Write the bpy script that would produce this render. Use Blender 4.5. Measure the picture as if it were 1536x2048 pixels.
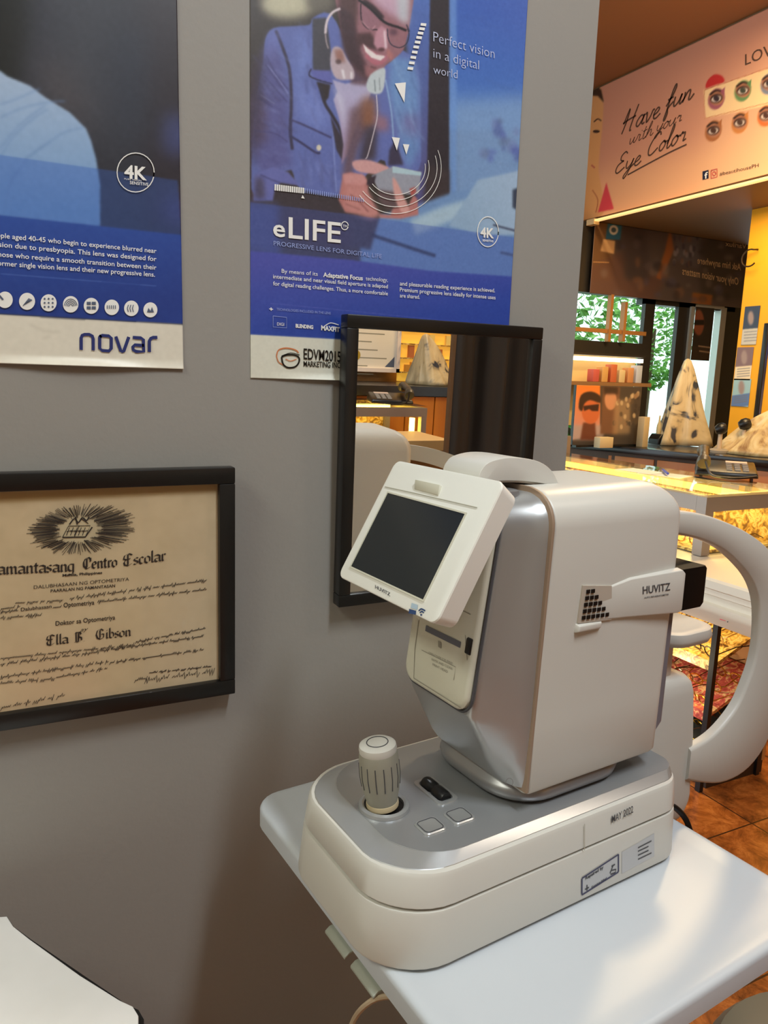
import bpy, bmesh, math, random
import numpy as np
from mathutils import Vector, Matrix
random.seed(7); RNG = np.random.RandomState(7)
for o in list(bpy.data.objects): bpy.data.objects.remove(o)
SC = bpy.context.scene; COL = SC.collection

# ------------------------------------------------------------------ camera
FPX = 1493.378                                   # focal length in pixels of the 1536x2048 frame
def _n(a): return a / np.linalg.norm(a)
CX = _n(np.array([3800-768, 847-1024, FPX]))     # the wall's horizontal, in camera axes
CD = np.array([515-768, 9290-1024, FPX]); CD = _n(_n(CD) - CX*(_n(CD)@CX))
CN = np.cross(CX, CD)
CAM = np.array([0, -.9, 1.245])
R3 = np.stack([CX, CN, -CD])                     # rows: world x, y, z in camera axes (x right, y down, z forward)
cd = bpy.data.cameras.new('camera'); cam = bpy.data.objects.new('camera', cd); COL.objects.link(cam)
m = Matrix.Identity(4)
for i in range(3):
    m[i][0] = R3[i][0]; m[i][1] = -R3[i][1]; m[i][2] = -R3[i][2]; m[i][3] = CAM[i]
cam.matrix_world = m
cd.sensor_fit = 'VERTICAL'; cd.sensor_height = 24; cd.lens = FPX/2048*24; cd.clip_start = .02
SC.camera = cam
# ------------------------------------------------------------------ light
SC.view_settings.view_transform = 'Standard'; SC.view_settings.look = 'None'
SC.view_settings.exposure = 0.0; SC.view_settings.gamma = 1
W = bpy.data.worlds.new('daylight'); SC.world = W; W.use_nodes = True
nt = W.node_tree; bgn = nt.nodes['Background']
bgn.inputs[0].default_value = (.80, .92, 1, 1); bgn.inputs[1].default_value = 2.6
def area(name, loc, size, power, col, rot=(0, 0, 0), sy=None, spread=180):
    d = bpy.data.lights.new(name, 'AREA'); d.energy = power; d.color = col; d.size = size
    if sy: d.shape = 'RECTANGLE'; d.size_y = sy
    d.spread = math.radians(spread)
    o = bpy.data.objects.new(name, d); COL.objects.link(o); o.location = loc; o.rotation_euler = rot; return o
def point(name, loc, power, col, r=.03):
    d = bpy.data.lights.new(name, 'POINT'); d.energy = power; d.color = col; d.shadow_soft_size = r
    o = bpy.data.objects.new(name, d); COL.objects.link(o); o.location = loc; return o
COOL = (.88, .95, 1); WARM = (1, .72, .38); GOLD = (1, .74, .25)
area('ceiling_lamp_exam', (.58, -1.3, 2.78), .16, 33, COOL, sy=.8)
area('fill_lamp_left', (-1.4, -.75, 2.75), .6, 27, (.98, 1, .86), sy=.9)  # unseen fill, added to brighten the left-facing front of the machine
area('ceiling_lamp_shop', (2.45, .9, 2.80), .16, 33, WARM, sy=.16)
area('ceiling_lamp_side', (2.0, -1.1, 2.80), .25, 8, (1, .86, .70), sy=.25)
area('ceiling_lamp_back', (2.7, -2.4, 2.80), .5, 30, WARM, sy=.5)
area('soffit_lamp', (3.1, 1.5, 2.12), .3, 11, WARM, sy=.8)

# ------------------------------------------------------------------ helpers: pixels to places
def ray(px, py):
    c = np.array([px-768, py-1024., FPX]); return R3 @ c
def at(px, py, ax, v):                            # where the sight line through a photo pixel meets a plane of the room
    r = ray(px, py); i = 'xyz'.index(ax); t = (v-CAM[i])/r[i]; return CAM + t*r
class Plane:                                      # a flat surface in the room with its own 2-D axes
    def __init__(s, o, ex, ey):
        s.o = np.array(o, float); s.ex = _n(np.array(ex, float)); s.ey = np.array(ey, float)
        s.ey = _n(s.ey - s.ex*(s.ey@s.ex)); s.n = np.cross(s.ex, s.ey)
        if s.n @ (CAM-s.o) < 0: s.n = -s.n
    def uv(s, px, py):
        r = ray(px, py); t = ((s.o-CAM)@s.n)/(r@s.n); d = CAM+t*r-s.o
        return np.array([d@s.ex, d@s.ey])
    def p3(s, uv, off=0): return s.o + uv[0]*s.ex + uv[1]*s.ey + s.n*off
# machine and table stand slightly turned
TH = math.radians(5.5); MO = np.array([.27, -.425, .75])
MU = np.array([math.cos(TH), math.sin(TH), 0]); MV = np.array([-math.sin(TH), math.cos(TH), 0]); MZ = np.array([0, 0, 1.])
MM = Matrix(((MU[0], MV[0], 0, MO[0]), (MU[1], MV[1], 0, MO[1]), (0, 0, 1, MO[2]), (0, 0, 0, 1)))
def mw(u, v, z): return MO + u*MU + v*MV + z*MZ

# ------------------------------------------------------------------ materials
def lin(c):
    c = np.asarray(c, float)/255.; return np.where(c <= .04045, c/12.92, ((c+.055)/1.055)**2.4)
MATS = {}
def mat(name, col, rough=.5, metal=0, spec=.5, bump=0, bscale=200, var=0, vscale=8, emit=0, coat=0, trans=0, ior=1.5):
    if name in MATS: return MATS[name]
    M = bpy.data.materials.new(name); M.use_nodes = True; n = M.node_tree.nodes; l = M.node_tree.links
    b = n['Principled BSDF']; c = (*lin(col), 1)
    b.inputs['Base Color'].default_value = c; b.inputs['Roughness'].default_value = rough
    b.inputs['Metallic'].default_value = metal; b.inputs['Specular IOR Level'].default_value = spec
    b.inputs['Coat Weight'].default_value = coat; b.inputs['Transmission Weight'].default_value = trans; b.inputs['IOR'].default_value = ior
    if emit: b.inputs['Emission Color'].default_value = c; b.inputs['Emission Strength'].default_value = emit
    if bump or var:
        tc = n.new('ShaderNodeTexCoord')
    if bump:
        t = n.new('ShaderNodeTexNoise'); t.inputs['Scale'].default_value = bscale; l.new(tc.outputs['Object'], t.inputs['Vector'])
        bp = n.new('ShaderNodeBump'); bp.inputs['Strength'].default_value = bump; bp.inputs['Distance'].default_value = .002
        l.new(t.outputs['Fac'], bp.inputs['Height']); l.new(bp.outputs['Normal'], b.inputs['Normal'])
    if var:
        t = n.new('ShaderNodeTexNoise'); t.inputs['Scale'].default_value = vscale; t.inputs['Detail'].default_value = 5; l.new(tc.outputs['Object'], t.inputs['Vector'])
        mx = n.new('ShaderNodeMix'); mx.data_type = 'RGBA'; mx.inputs[6].default_value = (*lin(np.array(col)*(1-var)), 1); mx.inputs[7].default_value = (*lin(np.minimum(255, np.array(col)*(1+var))), 1)
        l.new(t.outputs['Fac'], mx.inputs[0]); l.new(mx.outputs[2], b.inputs['Base Color'])
    MATS[name] = M; return M
def mat_print(name, rough=.45, coat=0):
    M = bpy.data.materials.new(name); M.use_nodes = True; n = M.node_tree.nodes; b = n['Principled BSDF']
    a = n.new('ShaderNodeAttribute'); a.attribute_name = 'ink'; M.node_tree.links.new(a.outputs['Color'], b.inputs['Base Color'])
    b.inputs['Roughness'].default_value = rough; b.inputs['Coat Weight'].default_value = coat; b.inputs['Coat Roughness'].default_value = .15; return M
def mat_glass(name, tint=(255, 255, 255), gloss=1.0):
    M = bpy.data.materials.new(name); M.use_nodes = True; n = M.node_tree.nodes; l = M.node_tree.links; n.clear()
    out = n.new('ShaderNodeOutputMaterial'); mx = n.new('ShaderNodeMixShader'); tr = n.new('ShaderNodeBsdfTransparent'); g = n.new('ShaderNodeBsdfGlossy'); f = n.new('ShaderNodeFresnel')
    tr.inputs[0].default_value = (*lin(tint), 1); g.inputs['Roughness'].default_value = .02; f.inputs[0].default_value = 1.4 if gloss < 1 else 1.45
    ge = n.new('ShaderNodeNewGeometry'); su = n.new('ShaderNodeMath'); su.operation = 'SUBTRACT'; su.inputs[0].default_value = 1; mu = n.new('ShaderNodeMath'); mu.operation = 'MULTIPLY'
    l.new(ge.outputs['Backfacing'], su.inputs[1]); l.new(su.outputs[0], mu.inputs[0]); l.new(f.outputs[0], mu.inputs[1])   # only the outer skin mirrors
    l.new(mu.outputs[0], mx.inputs[0]); l.new(tr.outputs[0], mx.inputs[1]); l.new(g.outputs[0], mx.inputs[2]); l.new(mx.outputs[0], out.inputs[0]); return M
def mat_mirror():
    M = bpy.data.materials.new('silvered mirror'); M.use_nodes = True; b = M.node_tree.nodes['Principled BSDF']
    b.inputs['Base Color'].default_value = (.92, .92, .9, 1); b.inputs['Metallic'].default_value = 1; b.inputs['Roughness'].default_value = .006; return M
def mat_tiles():
    M = bpy.data.materials.new('brown stone floor tiles'); M.use_nodes = True; n = M.node_tree.nodes; l = M.node_tree.links; b = n['Principled BSDF']
    tc = n.new('ShaderNodeTexCoord'); br = n.new('ShaderNodeTexBrick'); no = n.new('ShaderNodeTexNoise'); cr = n.new('ShaderNodeValToRGB')
    br.offset = 0; br.inputs['Scale'].default_value = 1; br.inputs['Brick Width'].default_value = .4; br.inputs['Row Height'].default_value = .4; br.inputs['Mortar Size'].default_value = .0025
    mp = n.new('ShaderNodeMapping'); mp.inputs['Location'].default_value = (.13, .02, 0); l.new(tc.outputs['Object'], mp.inputs['Vector']); l.new(mp.outputs[0], br.inputs['Vector'])
    no.inputs['Scale'].default_value = 13; no.inputs['Detail'].default_value = 10; no.inputs['Roughness'].default_value = .75; no.inputs['Distortion'].default_value = .5
    l.new(tc.outputs['Object'], no.inputs['Vector']); l.new(no.outputs['Fac'], cr.inputs[0])
    e = cr.color_ramp.elements; e[0].position = .32; e[0].color = (*lin((70, 38, 18)), 1); e[1].position = .68; e[1].color = (*lin((188, 116, 56)), 1)
    q = e.new(.5); q.color = (*lin((142, 78, 33)), 1)
    br.inputs['Mortar'].default_value = (*lin((60, 35, 18)), 1); l.new(cr.outputs[0], br.inputs['Color1']); l.new(cr.outputs[0], br.inputs['Color2'])
    l.new(br.outputs['Color'], b.inputs['Base Color']); b.inputs['Roughness'].default_value = .22; return M
def mat_ramp(name, cols, scale=6, rough=.5, stretch=(1, 1, 1), detail=4, dist=0, trans=0, bump=0):
    M = bpy.data.materials.new(name); M.use_nodes = True; n = M.node_tree.nodes; l = M.node_tree.links; b = n['Principled BSDF']
    tc = n.new('ShaderNodeTexCoord'); mp = n.new('ShaderNodeMapping'); mp.inputs['Scale'].default_value = stretch; no = n.new('ShaderNodeTexNoise'); cr = n.new('ShaderNodeValToRGB')
    no.inputs['Scale'].default_value = scale; no.inputs['Detail'].default_value = detail; no.inputs['Distortion'].default_value = dist
    l.new(tc.outputs['Object'], mp.inputs['Vector']); l.new(mp.outputs[0], no.inputs['Vector']); l.new(no.outputs['Fac'], cr.inputs[0]); l.new(cr.outputs[0], b.inputs['Base Color'])
    e = cr.color_ramp.elements
    while len(e) < len(cols): e.new(.5)
    for i, (p, c) in enumerate(cols): e[i].position = p; e[i].color = (*lin(c), 1)
    b.inputs['Roughness'].default_value = rough; b.inputs['Transmission Weight'].default_value = trans
    if bump:
        bp = n.new('ShaderNodeBump'); bp.inputs['Strength'].default_value = bump; l.new(no.outputs['Fac'], bp.inputs['Height']); l.new(bp.outputs[0], b.inputs['Normal'])
    return M
WHITE = mat('white moulded plastic', (206, 204, 196), .36, spec=.45)
CREAM = mat('cream moulded plastic', (208, 206, 188), .38)
SILVER = mat('silver painted plastic', (186, 188, 188), .30, metal=.62)
SILVERD = mat('dark silver plastic', (150, 150, 152), .33, metal=.55)
BLACK = mat('black plastic', (16, 16, 17), .35)
INK = mat('dark grey ink', (70, 70, 74), .6)
INKB = mat('dark brown ink', (46, 38, 32), .7)
WINK = mat('white ink', (240, 240, 236), .5)
NAVY = mat('navy ink', (34, 46, 110), .5)
FRAMEB = mat('black frame lacquer', (20, 19, 18), .34, bump=.03, bscale=90)
PAPER = mat('white paper', (226, 222, 208), .7)

# ------------------------------------------------------------------ mesh building
class MB:
    def __init__(s): s.v = []; s.f = []
    def add(s, vs, fs):
        k = len(s.v); s.v += [tuple(map(float, p)) for p in vs]; s.f += [tuple(i+k for i in f) for f in fs]; return s
    def box(s, x0, x1, y0, y1, z0, z1):
        return s.add([(x, y, z) for z in (z0, z1) for y in (y0, y1) for x in (x0, x1)], [(0, 2, 3, 1), (4, 5, 7, 6), (0, 1, 5, 4), (2, 6, 7, 3), (0, 4, 6, 2), (1, 3, 7, 5)])
    def hexa(s, b, t):                              # four base corners and four top corners
        return s.add(list(b)+list(t), [(3, 2, 1, 0), (4, 5, 6, 7), (0, 1, 5, 4), (1, 2, 6, 5), (2, 3, 7, 6), (3, 0, 4, 7)])
    def loft(s, rings, cap=(1, 1)):
        n = len(rings[0]); k = len(s.v); s.v += [tuple(map(float, p)) for r in rings for p in r]
        for i in range(len(rings)-1):
            for j in range(n):
                a = k+i*n+j; b = k+i*n+(j+1) % n; s.f.append((a, b, b+n, a+n))
        if cap[0]: s.f.append(tuple(range(k+n-1, k-1, -1)))
        if cap[1]: s.f.append(tuple(range(k+(len(rings)-1)*n, k+len(rings)*n)))
        return s
    def prism(s, pts, f, h0, h1): return s.loft([[f(a, b, h0) for a, b in pts], [f(a, b, h1) for a, b in pts]])
    def tube(s, pts, r, n=8, closed=False):
        pts = [np.array(p, float) for p in pts]; rings = []; N = len(pts); up = None
        for i, p in enumerate(pts):
            if closed: t = pts[(i+1) % N]-pts[i-1]
            else: t = pts[min(i+1, N-1)]-pts[max(i-1, 0)]
            t = _n(t)
            if up is None:
                up = np.array([0, 0, 1.]) if abs(t[2]) < .9 else np.array([1., 0, 0])
            a = np.cross(t, up)
            if np.linalg.norm(a) < 1e-6: a = np.cross(t, [1, 0, .1])
            a = _n(a); b = np.cross(a, t); up = b
            rr = r[i] if hasattr(r, '__len__') else r
            rings.append([p+rr*(math.cos(2*math.pi*j/n)*a+math.sin(2*math.pi*j/n)*b) for j in range(n)])
        if closed: rings.append(rings[0]); return s.loft(rings, (0, 0))
        return s.loft(rings)
    def lathe(s, prof, o=(0, 0, 0), ax=(0, 0, 1), n=28):
        ax = _n(np.array(ax, float)); a = _n(np.cross(ax, [1, 0, 0] if abs(ax[0]) < .9 else [0, 1, 0])); b = np.cross(ax, a); o = np.array(o, float)
        return s.loft([[o+ax*z+max(r, 1e-5)*(math.cos(2*math.pi*j/n)*a+math.sin(2*math.pi*j/n)*b) for j in range(n)] for r, z in prof])
    def bar(s, p, q, w, d, up=(0, 0, 1)):
        p = np.array(p, float); q = np.array(q, float); t = _n(q-p); up = np.array(up, float)
        a = np.cross(t, up); a = _n(a) if np.linalg.norm(a) > 1e-6 else _n(np.cross(t, [1, 0, 0])); b = np.cross(a, t)
        c = [(-1, -1), (1, -1), (1, 1), (-1, 1)]
        return s.loft([[e+a*w/2*i+b*d/2*j for i, j in c] for e in (p, q)])
def obj(name, mb, material, parent=None, bevel=0, seg=2, local=True, angle=38, weld=False, flat=False, bang=30):
    v = mb.v
    if parent is not None and not local:
        inv = root_of(parent).matrix_world.inverted(); v = [tuple(inv @ Vector(p)) for p in v]
    me = bpy.data.meshes.new(name); bm = bmesh.new()
    bv = [bm.verts.new(p) for p in v]
    for f in mb.f:
        try: bm.faces.new([bv[i] for i in f])
        except ValueError: pass
    if weld: bmesh.ops.remove_doubles(bm, verts=bm.verts, dist=1e-5)
    bmesh.ops.recalc_face_normals(bm, faces=bm.faces)
    if bevel:
        es = [e for e in bm.edges if len(e.link_faces) == 2 and e.calc_face_angle(0) > math.radians(bang)]
        bmesh.ops.bevel(bm, geom=es, offset=bevel, segments=seg, affect='EDGES', profile=.5, clamp_overlap=True)
    for f in bm.faces: f.smooth = not flat
    for e in bm.edges:
        if len(e.link_faces) == 2: e.smooth = e.calc_face_angle(0) < math.radians(angle)
    bm.to_mesh(me); bm.free(); me.materials.append(material)
    o = bpy.data.objects.new(name, me); COL.objects.link(o)
    if parent is not None: o.parent = parent
    return o
def root_of(o):
    while o.parent is not None: o = o.parent
    return o
def tag(o, label=None, cat=None, group=None, kind=None):
    if label: o['label'] = label
    if cat: o['category'] = cat
    if group: o['group'] = group
    if kind: o['kind'] = kind
    return o
def thing(name, loc, label, cat, group=None, rz=0, mat4=None):
    o = bpy.data.objects.new(name, None); COL.objects.link(o); o.empty_display_size = .05
    M = mat4 if mat4 is not None else Matrix.Translation(Vector([float(c) for c in loc])) @ Matrix.Rotation(rz, 4, 'Z')
    o.matrix_world = M; tag(o, label, cat, group); bpy.context.view_layer.update(); return o
def struct(name, mb, m, bevel=0): return tag(obj(name, mb, m, bevel=bevel), kind='structure')
def dup(root, label=None, group=None, loc=None, rz=None):
    r = root.copy(); COL.objects.link(r)
    for c in list(root.children):
        k = c.copy(); COL.objects.link(k); k.parent = r
        for g in list(c.children):
            h = g.copy(); COL.objects.link(h); h.parent = k
    if label: r['label'] = label
    if group: r['group'] = group
    if loc is not None: r.location = loc
    if rz is not None: r.rotation_euler = (0, 0, rz)
    return r
def rrect(x0, x1, y0, y1, r, n=6):                  # rounded rectangle; r one radius or four (corner order: x0y0, x1y0, x1y1, x0y1)
    if not hasattr(r, '__len__'): r = [r]*4
    P = []
    for (cx, cy, a0), q in zip(((x0+r[0], y0+r[0], 180), (x1-r[1], y0+r[1], 270), (x1-r[2], y1-r[2], 0), (x0+r[3], y1-r[3], 90)), r):
        for k in range(n+1):
            a = math.radians(a0+90*k/n); P.append((cx+q*math.cos(a), cy+q*math.sin(a)))
    return P
def crom(P, n=6, closed=False):                     # smooth curve through points
    P = [np.array(p, float) for p in P]; N = len(P); out = []
    for i in range(N if closed else N-1):
        p0 = P[i-1] if (closed or i > 0) else P[0]; p1 = P[i]; p2 = P[(i+1) % N]; p3 = P[(i+2) % N] if (closed or i+2 < N) else P[-1]
        for k in range(n):
            t = k/n; out.append(.5*((2*p1)+(-p0+p2)*t+(2*p0-5*p1+4*p2-p3)*t*t+(-p0+3*p1-3*p2+p3)*t**3))
    if not closed: out.append(P[-1])
    return out

# ------------------------------------------------------------------ lettering
_TC = {}
def text2d(s, shear=0, offset=0):
    k = (s, shear, offset)
    if k in _TC: return _TC[k]
    c = bpy.data.curves.new('t', 'FONT'); c.body = s; c.size = 1; c.shear = shear; c.offset = offset; c.resolution_u = 3
    o = bpy.data.objects.new('t', c); COL.objects.link(o); bpy.context.view_layer.update()
    me = bpy.data.meshes.new_from_object(o.evaluated_get(bpy.context.evaluated_depsgraph_get()))
    v = np.array([(p.co.x, p.co.y) for p in me.vertices]); f = [tuple(p.vertices) for p in me.polygons]
    bpy.data.objects.remove(o); bpy.data.meshes.remove(me); bpy.data.curves.remove(c)
    _TC[k] = (v, f); return v, f
CAPH = .69
class Ink:                                          # flat printed marks lying on a Plane
    def __init__(s, pl, off=.0006): s.pl = pl; s.mb = MB(); s.off = off
    def text(s, st, a, b, h, shear=0, bold=0):      # baseline from photo pixel a to b, cap height h in pixels
        A = s.pl.uv(*a); B = s.pl.uv(*b); T = s.pl.uv(a[0], a[1]-h); s.text2(st, A, B, T-A, shear, bold)
    def text2(s, st, A, B, up, shear=0, bold=0):
        v, f = text2d(st, shear, bold); x0 = v[:, 0].min(); x1 = v[:, 0].max()
        P = [s.pl.p3(A+(B-A)*(x-x0)/(x1-x0)+up*(y/CAPH), s.off) for x, y in v]; s.mb.add(P, f)
    def poly(s, pts): s.mb.add([s.pl.p3(s.pl.uv(*p), s.off) for p in pts], [tuple(range(len(pts)))])
    def poly2(s, pts): s.mb.add([s.pl.p3(p, s.off) for p in pts], [tuple(range(len(pts)))])
    def line2(s, P, w, nib=None):
        P = [np.array(p, float) for p in P]; L = []; N = len(P)
        for i in range(N):
            t = P[min(i+1, N-1)]-P[max(i-1, 0)]; q = np.linalg.norm(t)
            nrm = np.array([-t[1], t[0]])/q*w/2 if q > 1e-9 else np.array([0, w/2])
            if nib is not None: nrm = np.array(nib)+nrm*.25
            L.append((P[i]-nrm, P[i]+nrm))
        s.mb.add([s.pl.p3(p, s.off) for l in L for p in l], [(2*i, 2*i+2, 2*i+3, 2*i+1) for i in range(N-1)])
    def line(s, pts, w, smooth=0):                  # pixels; width in pixels
        k = np.linalg.norm(s.pl.uv(pts[0][0]+4, pts[0][1])-s.pl.uv(pts[0][0]-4, pts[0][1]))/8
        P = [s.pl.uv(*p) for p in pts]
        if smooth: P = crom(P, smooth)
        s.line2(P, w*k)
    def ellipse(s, c, rx, ry, w=None, n=28):
        pts = [(c[0]+rx*math.cos(2*math.pi*i/n), c[1]+ry*math.sin(2*math.pi*i/n)) for i in range(n)]
        if w is None: s.poly(pts)
        else: s.line(pts+[pts[0], pts[1]], w)
    def brk(s): s.done_ = getattr(s, 'done_', [])+[s.mb]; s.mb = MB()
    def done(s, name, m, parent, label=None):
        for mb in getattr(s, 'done_', [])+[s.mb]:
            o = obj(name, mb, m, parent, local=False, flat=True)
            if label: o['label'] = label
        return o

# ------------------------------------------------------------------ printed pictures: colours laid on a fine mesh of the sheet itself
class Art:
    def __init__(s, pl, u0, u1, v0, v1, Wn, Hn, base):
        s.pl = pl; s.b = (u0, u1, v0, v1); s.W = Wn; s.H = Hn; s.c = np.empty((Hn, Wn, 3)); s.c[:] = base
    def cv(s, P): # pixel -> canvas
        u0, u1, v0, v1 = s.b; o = []
        for p in P:
            q = s.pl.uv(*p); o.append(((q[0]-u0)/(u1-u0)*(s.W-1), (q[1]-v0)/(v1-v0)*(s.H-1)))
        return np.array(o)
    def mask(s, Q):
        SS = 3; m_ = np.zeros((s.H, s.W)); x0 = max(0, int(Q[:, 0].min())-1); x1 = min(s.W, int(Q[:, 0].max())+3); y0 = max(0, int(Q[:, 1].min())-1); y1 = min(s.H, int(Q[:, 1].max())+3)
        if x1 <= x0 or y1 <= y0: return m_
        acc = np.zeros((y1-y0, x1-x0))
        for a in range(SS):
            for b in range(SS):
                X, Y = np.meshgrid(np.arange(x0, x1)+(a+.5)/SS-.5, np.arange(y0, y1)+(b+.5)/SS-.5); ins = np.zeros(X.shape, bool); j = len(Q)-1
                for i in range(len(Q)):
                    yi, yj = Q[i, 1], Q[j, 1]
                    if yi != yj:
                        c = ((yi > Y) != (yj > Y)) & (X < (Q[j, 0]-Q[i, 0])*(Y-yi)/(yj-yi)+Q[i, 0]); ins ^= c
                    j = i
                acc += ins
        m_[y0:y1, x0:x1] = acc/(SS*SS); return m_
    def blurm(s, m_, r):
        k = int(r*2.5)+1; g = np.exp(-.5*(np.arange(-k, k+1)/r)**2); g /= g.sum()
        p = np.pad(m_, ((k, k), (k, k)), mode='edge')
        p = sum(g[i]*p[i:i+m_.shape[0], :] for i in range(2*k+1)); return sum(g[i]*p[:, i:i+m_.shape[1]] for i in range(2*k+1))
    def put(s, m_, col, alpha=1, grad=None):
        if grad is not None:                        # (pixel a, pixel b, colour at b): printed tone running from col to the other
            A, B = s.cv(grad[:2]); d = B-A; X, Y = np.meshgrid(np.arange(s.W), np.arange(s.H)); t = np.clip(((X-A[0])*d[0]+(Y-A[1])*d[1])/(d@d), 0, 1)[..., None]
            C = np.array(col)*(1-t)+np.array(grad[2])*t
        else: C = np.array(col, float)
        a = (m_*alpha)[..., None]; s.c = s.c*(1-a)+C*a
    def poly(s, P, col, blur=0, alpha=1, grad=None, smooth=0):
        if smooth: P = crom(P, smooth, True)
        m_ = s.mask(s.cv(P))
        if blur: m_ = s.blurm(m_, blur)
        s.put(m_, col, alpha, grad)
    def ell(s, c, rx, ry, col, blur=0, alpha=1, rot=0):
        P = []
        for i in range(24):
            a = i*math.pi/12; x = rx*math.cos(a); y = ry*math.sin(a); P.append((c[0]+x*math.cos(rot)-y*math.sin(rot), c[1]+x*math.sin(rot)+y*math.cos(rot)))
        s.poly(P, col, blur, alpha)
    def line(s, P, w, col, blur=0, alpha=1, smooth=4):
        P = crom(P, smooth) if smooth else [np.array(p, float) for p in P]; L = []; Rr = []
        for i in range(len(P)):
            t = P[min(i+1, len(P)-1)]-P[max(i-1, 0)]; t = t/(np.linalg.norm(t)+1e-9); n_ = np.array([-t[1], t[0]])*w/2; L.append(P[i]+n_); Rr.append(P[i]-n_)
        s.poly(L+Rr[::-1], col, blur, alpha)
    def noise(s, amp, r):
        z = s.blurm(RNG.randn(s.H, s.W), r); z = z/z.std()*amp; s.c = np.clip(s.c+z[..., None], 0, 255)
    def streaks(s, quad, n, ln, ang, cols, w=(1.2, 3), al=.35, blur=.9):   # short printed folds inside a four-sided patch
        q = [np.array(p, float) for p in quad]
        for k in range(n):
            a, b = random.random(), random.random(); p = (q[0]*(1-a)+q[1]*a)*(1-b)+(q[3]*(1-a)+q[2]*a)*b; t = math.radians(ang+random.uniform(-16, 16)); L_ = ln*random.uniform(.5, 1.2); d = np.array((math.cos(t), math.sin(t)))*L_/2; nn = np.array((-d[1], d[0]))*.12
            s.line([p-d, p+nn, p+d], random.uniform(*w), random.choice(cols), blur, al*random.uniform(.6, 1.2), 3)
    def done(s, name, m, parent, off=.0012, curl=None, thick=.001):
        u0, u1, v0, v1 = s.b; U, V = np.meshgrid(np.linspace(u0, u1, s.W), np.linspace(v0, v1, s.H)); D = np.full(U.shape, off)
        if curl is not None: D = D+curl((U-u0)/(u1-u0), (V-v0)/(v1-v0))
        P = s.pl.o[None, None]+U[..., None]*s.pl.ex+V[..., None]*s.pl.ey+D[..., None]*s.pl.n
        n = s.W*s.H; P = P.reshape(-1, 3)
        i = np.arange(n).reshape(s.H, s.W); F = np.stack([i[:-1, :-1], i[:-1, 1:], i[1:, 1:], i[1:, :-1]], -1).reshape(-1, 4)
        rim = np.concatenate([i[0, :], i[1:, -1], i[-1, :-1][::-1], i[1:-1, 0][::-1]]); nb = len(rim)
        Pb = P[rim]-s.pl.n*thick; k = np.arange(nb); k2 = (k+1) % nb
        F2 = np.stack([rim[k], n+k, n+k2, rim[k2]], -1)
        allP = np.concatenate([P, Pb]); F = np.concatenate([F, F2])
        if parent is not None:
            inv = np.array(root_of(parent).matrix_world.inverted()); allP = allP@inv[:3, :3].T+inv[:3, 3]
        me = bpy.data.meshes.new(name); me.vertices.add(len(allP)); me.vertices.foreach_set('co', allP.ravel())
        me.loops.add(F.size); me.loops.foreach_set('vertex_index', F.ravel().astype(np.int32)); me.polygons.add(len(F)); me.polygons.foreach_set('loop_start', np.arange(0, F.size, 4, dtype=np.int32))
        me.update(calc_edges=True); me.validate()
        a = me.color_attributes.new('ink', 'FLOAT_COLOR', 'POINT'); c = np.ones((len(allP), 4)); c[:n, :3] = lin(np.clip(s.c, 0, 255)).reshape(-1, 3); c[n:, :3] = c[rim, :3]
        a.data.foreach_set('color', c.ravel().astype(np.float32)); me.materials.append(m)
        o = bpy.data.objects.new(name, me); COL.objects.link(o)
        if parent is not None: o.parent = parent
        return o
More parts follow.
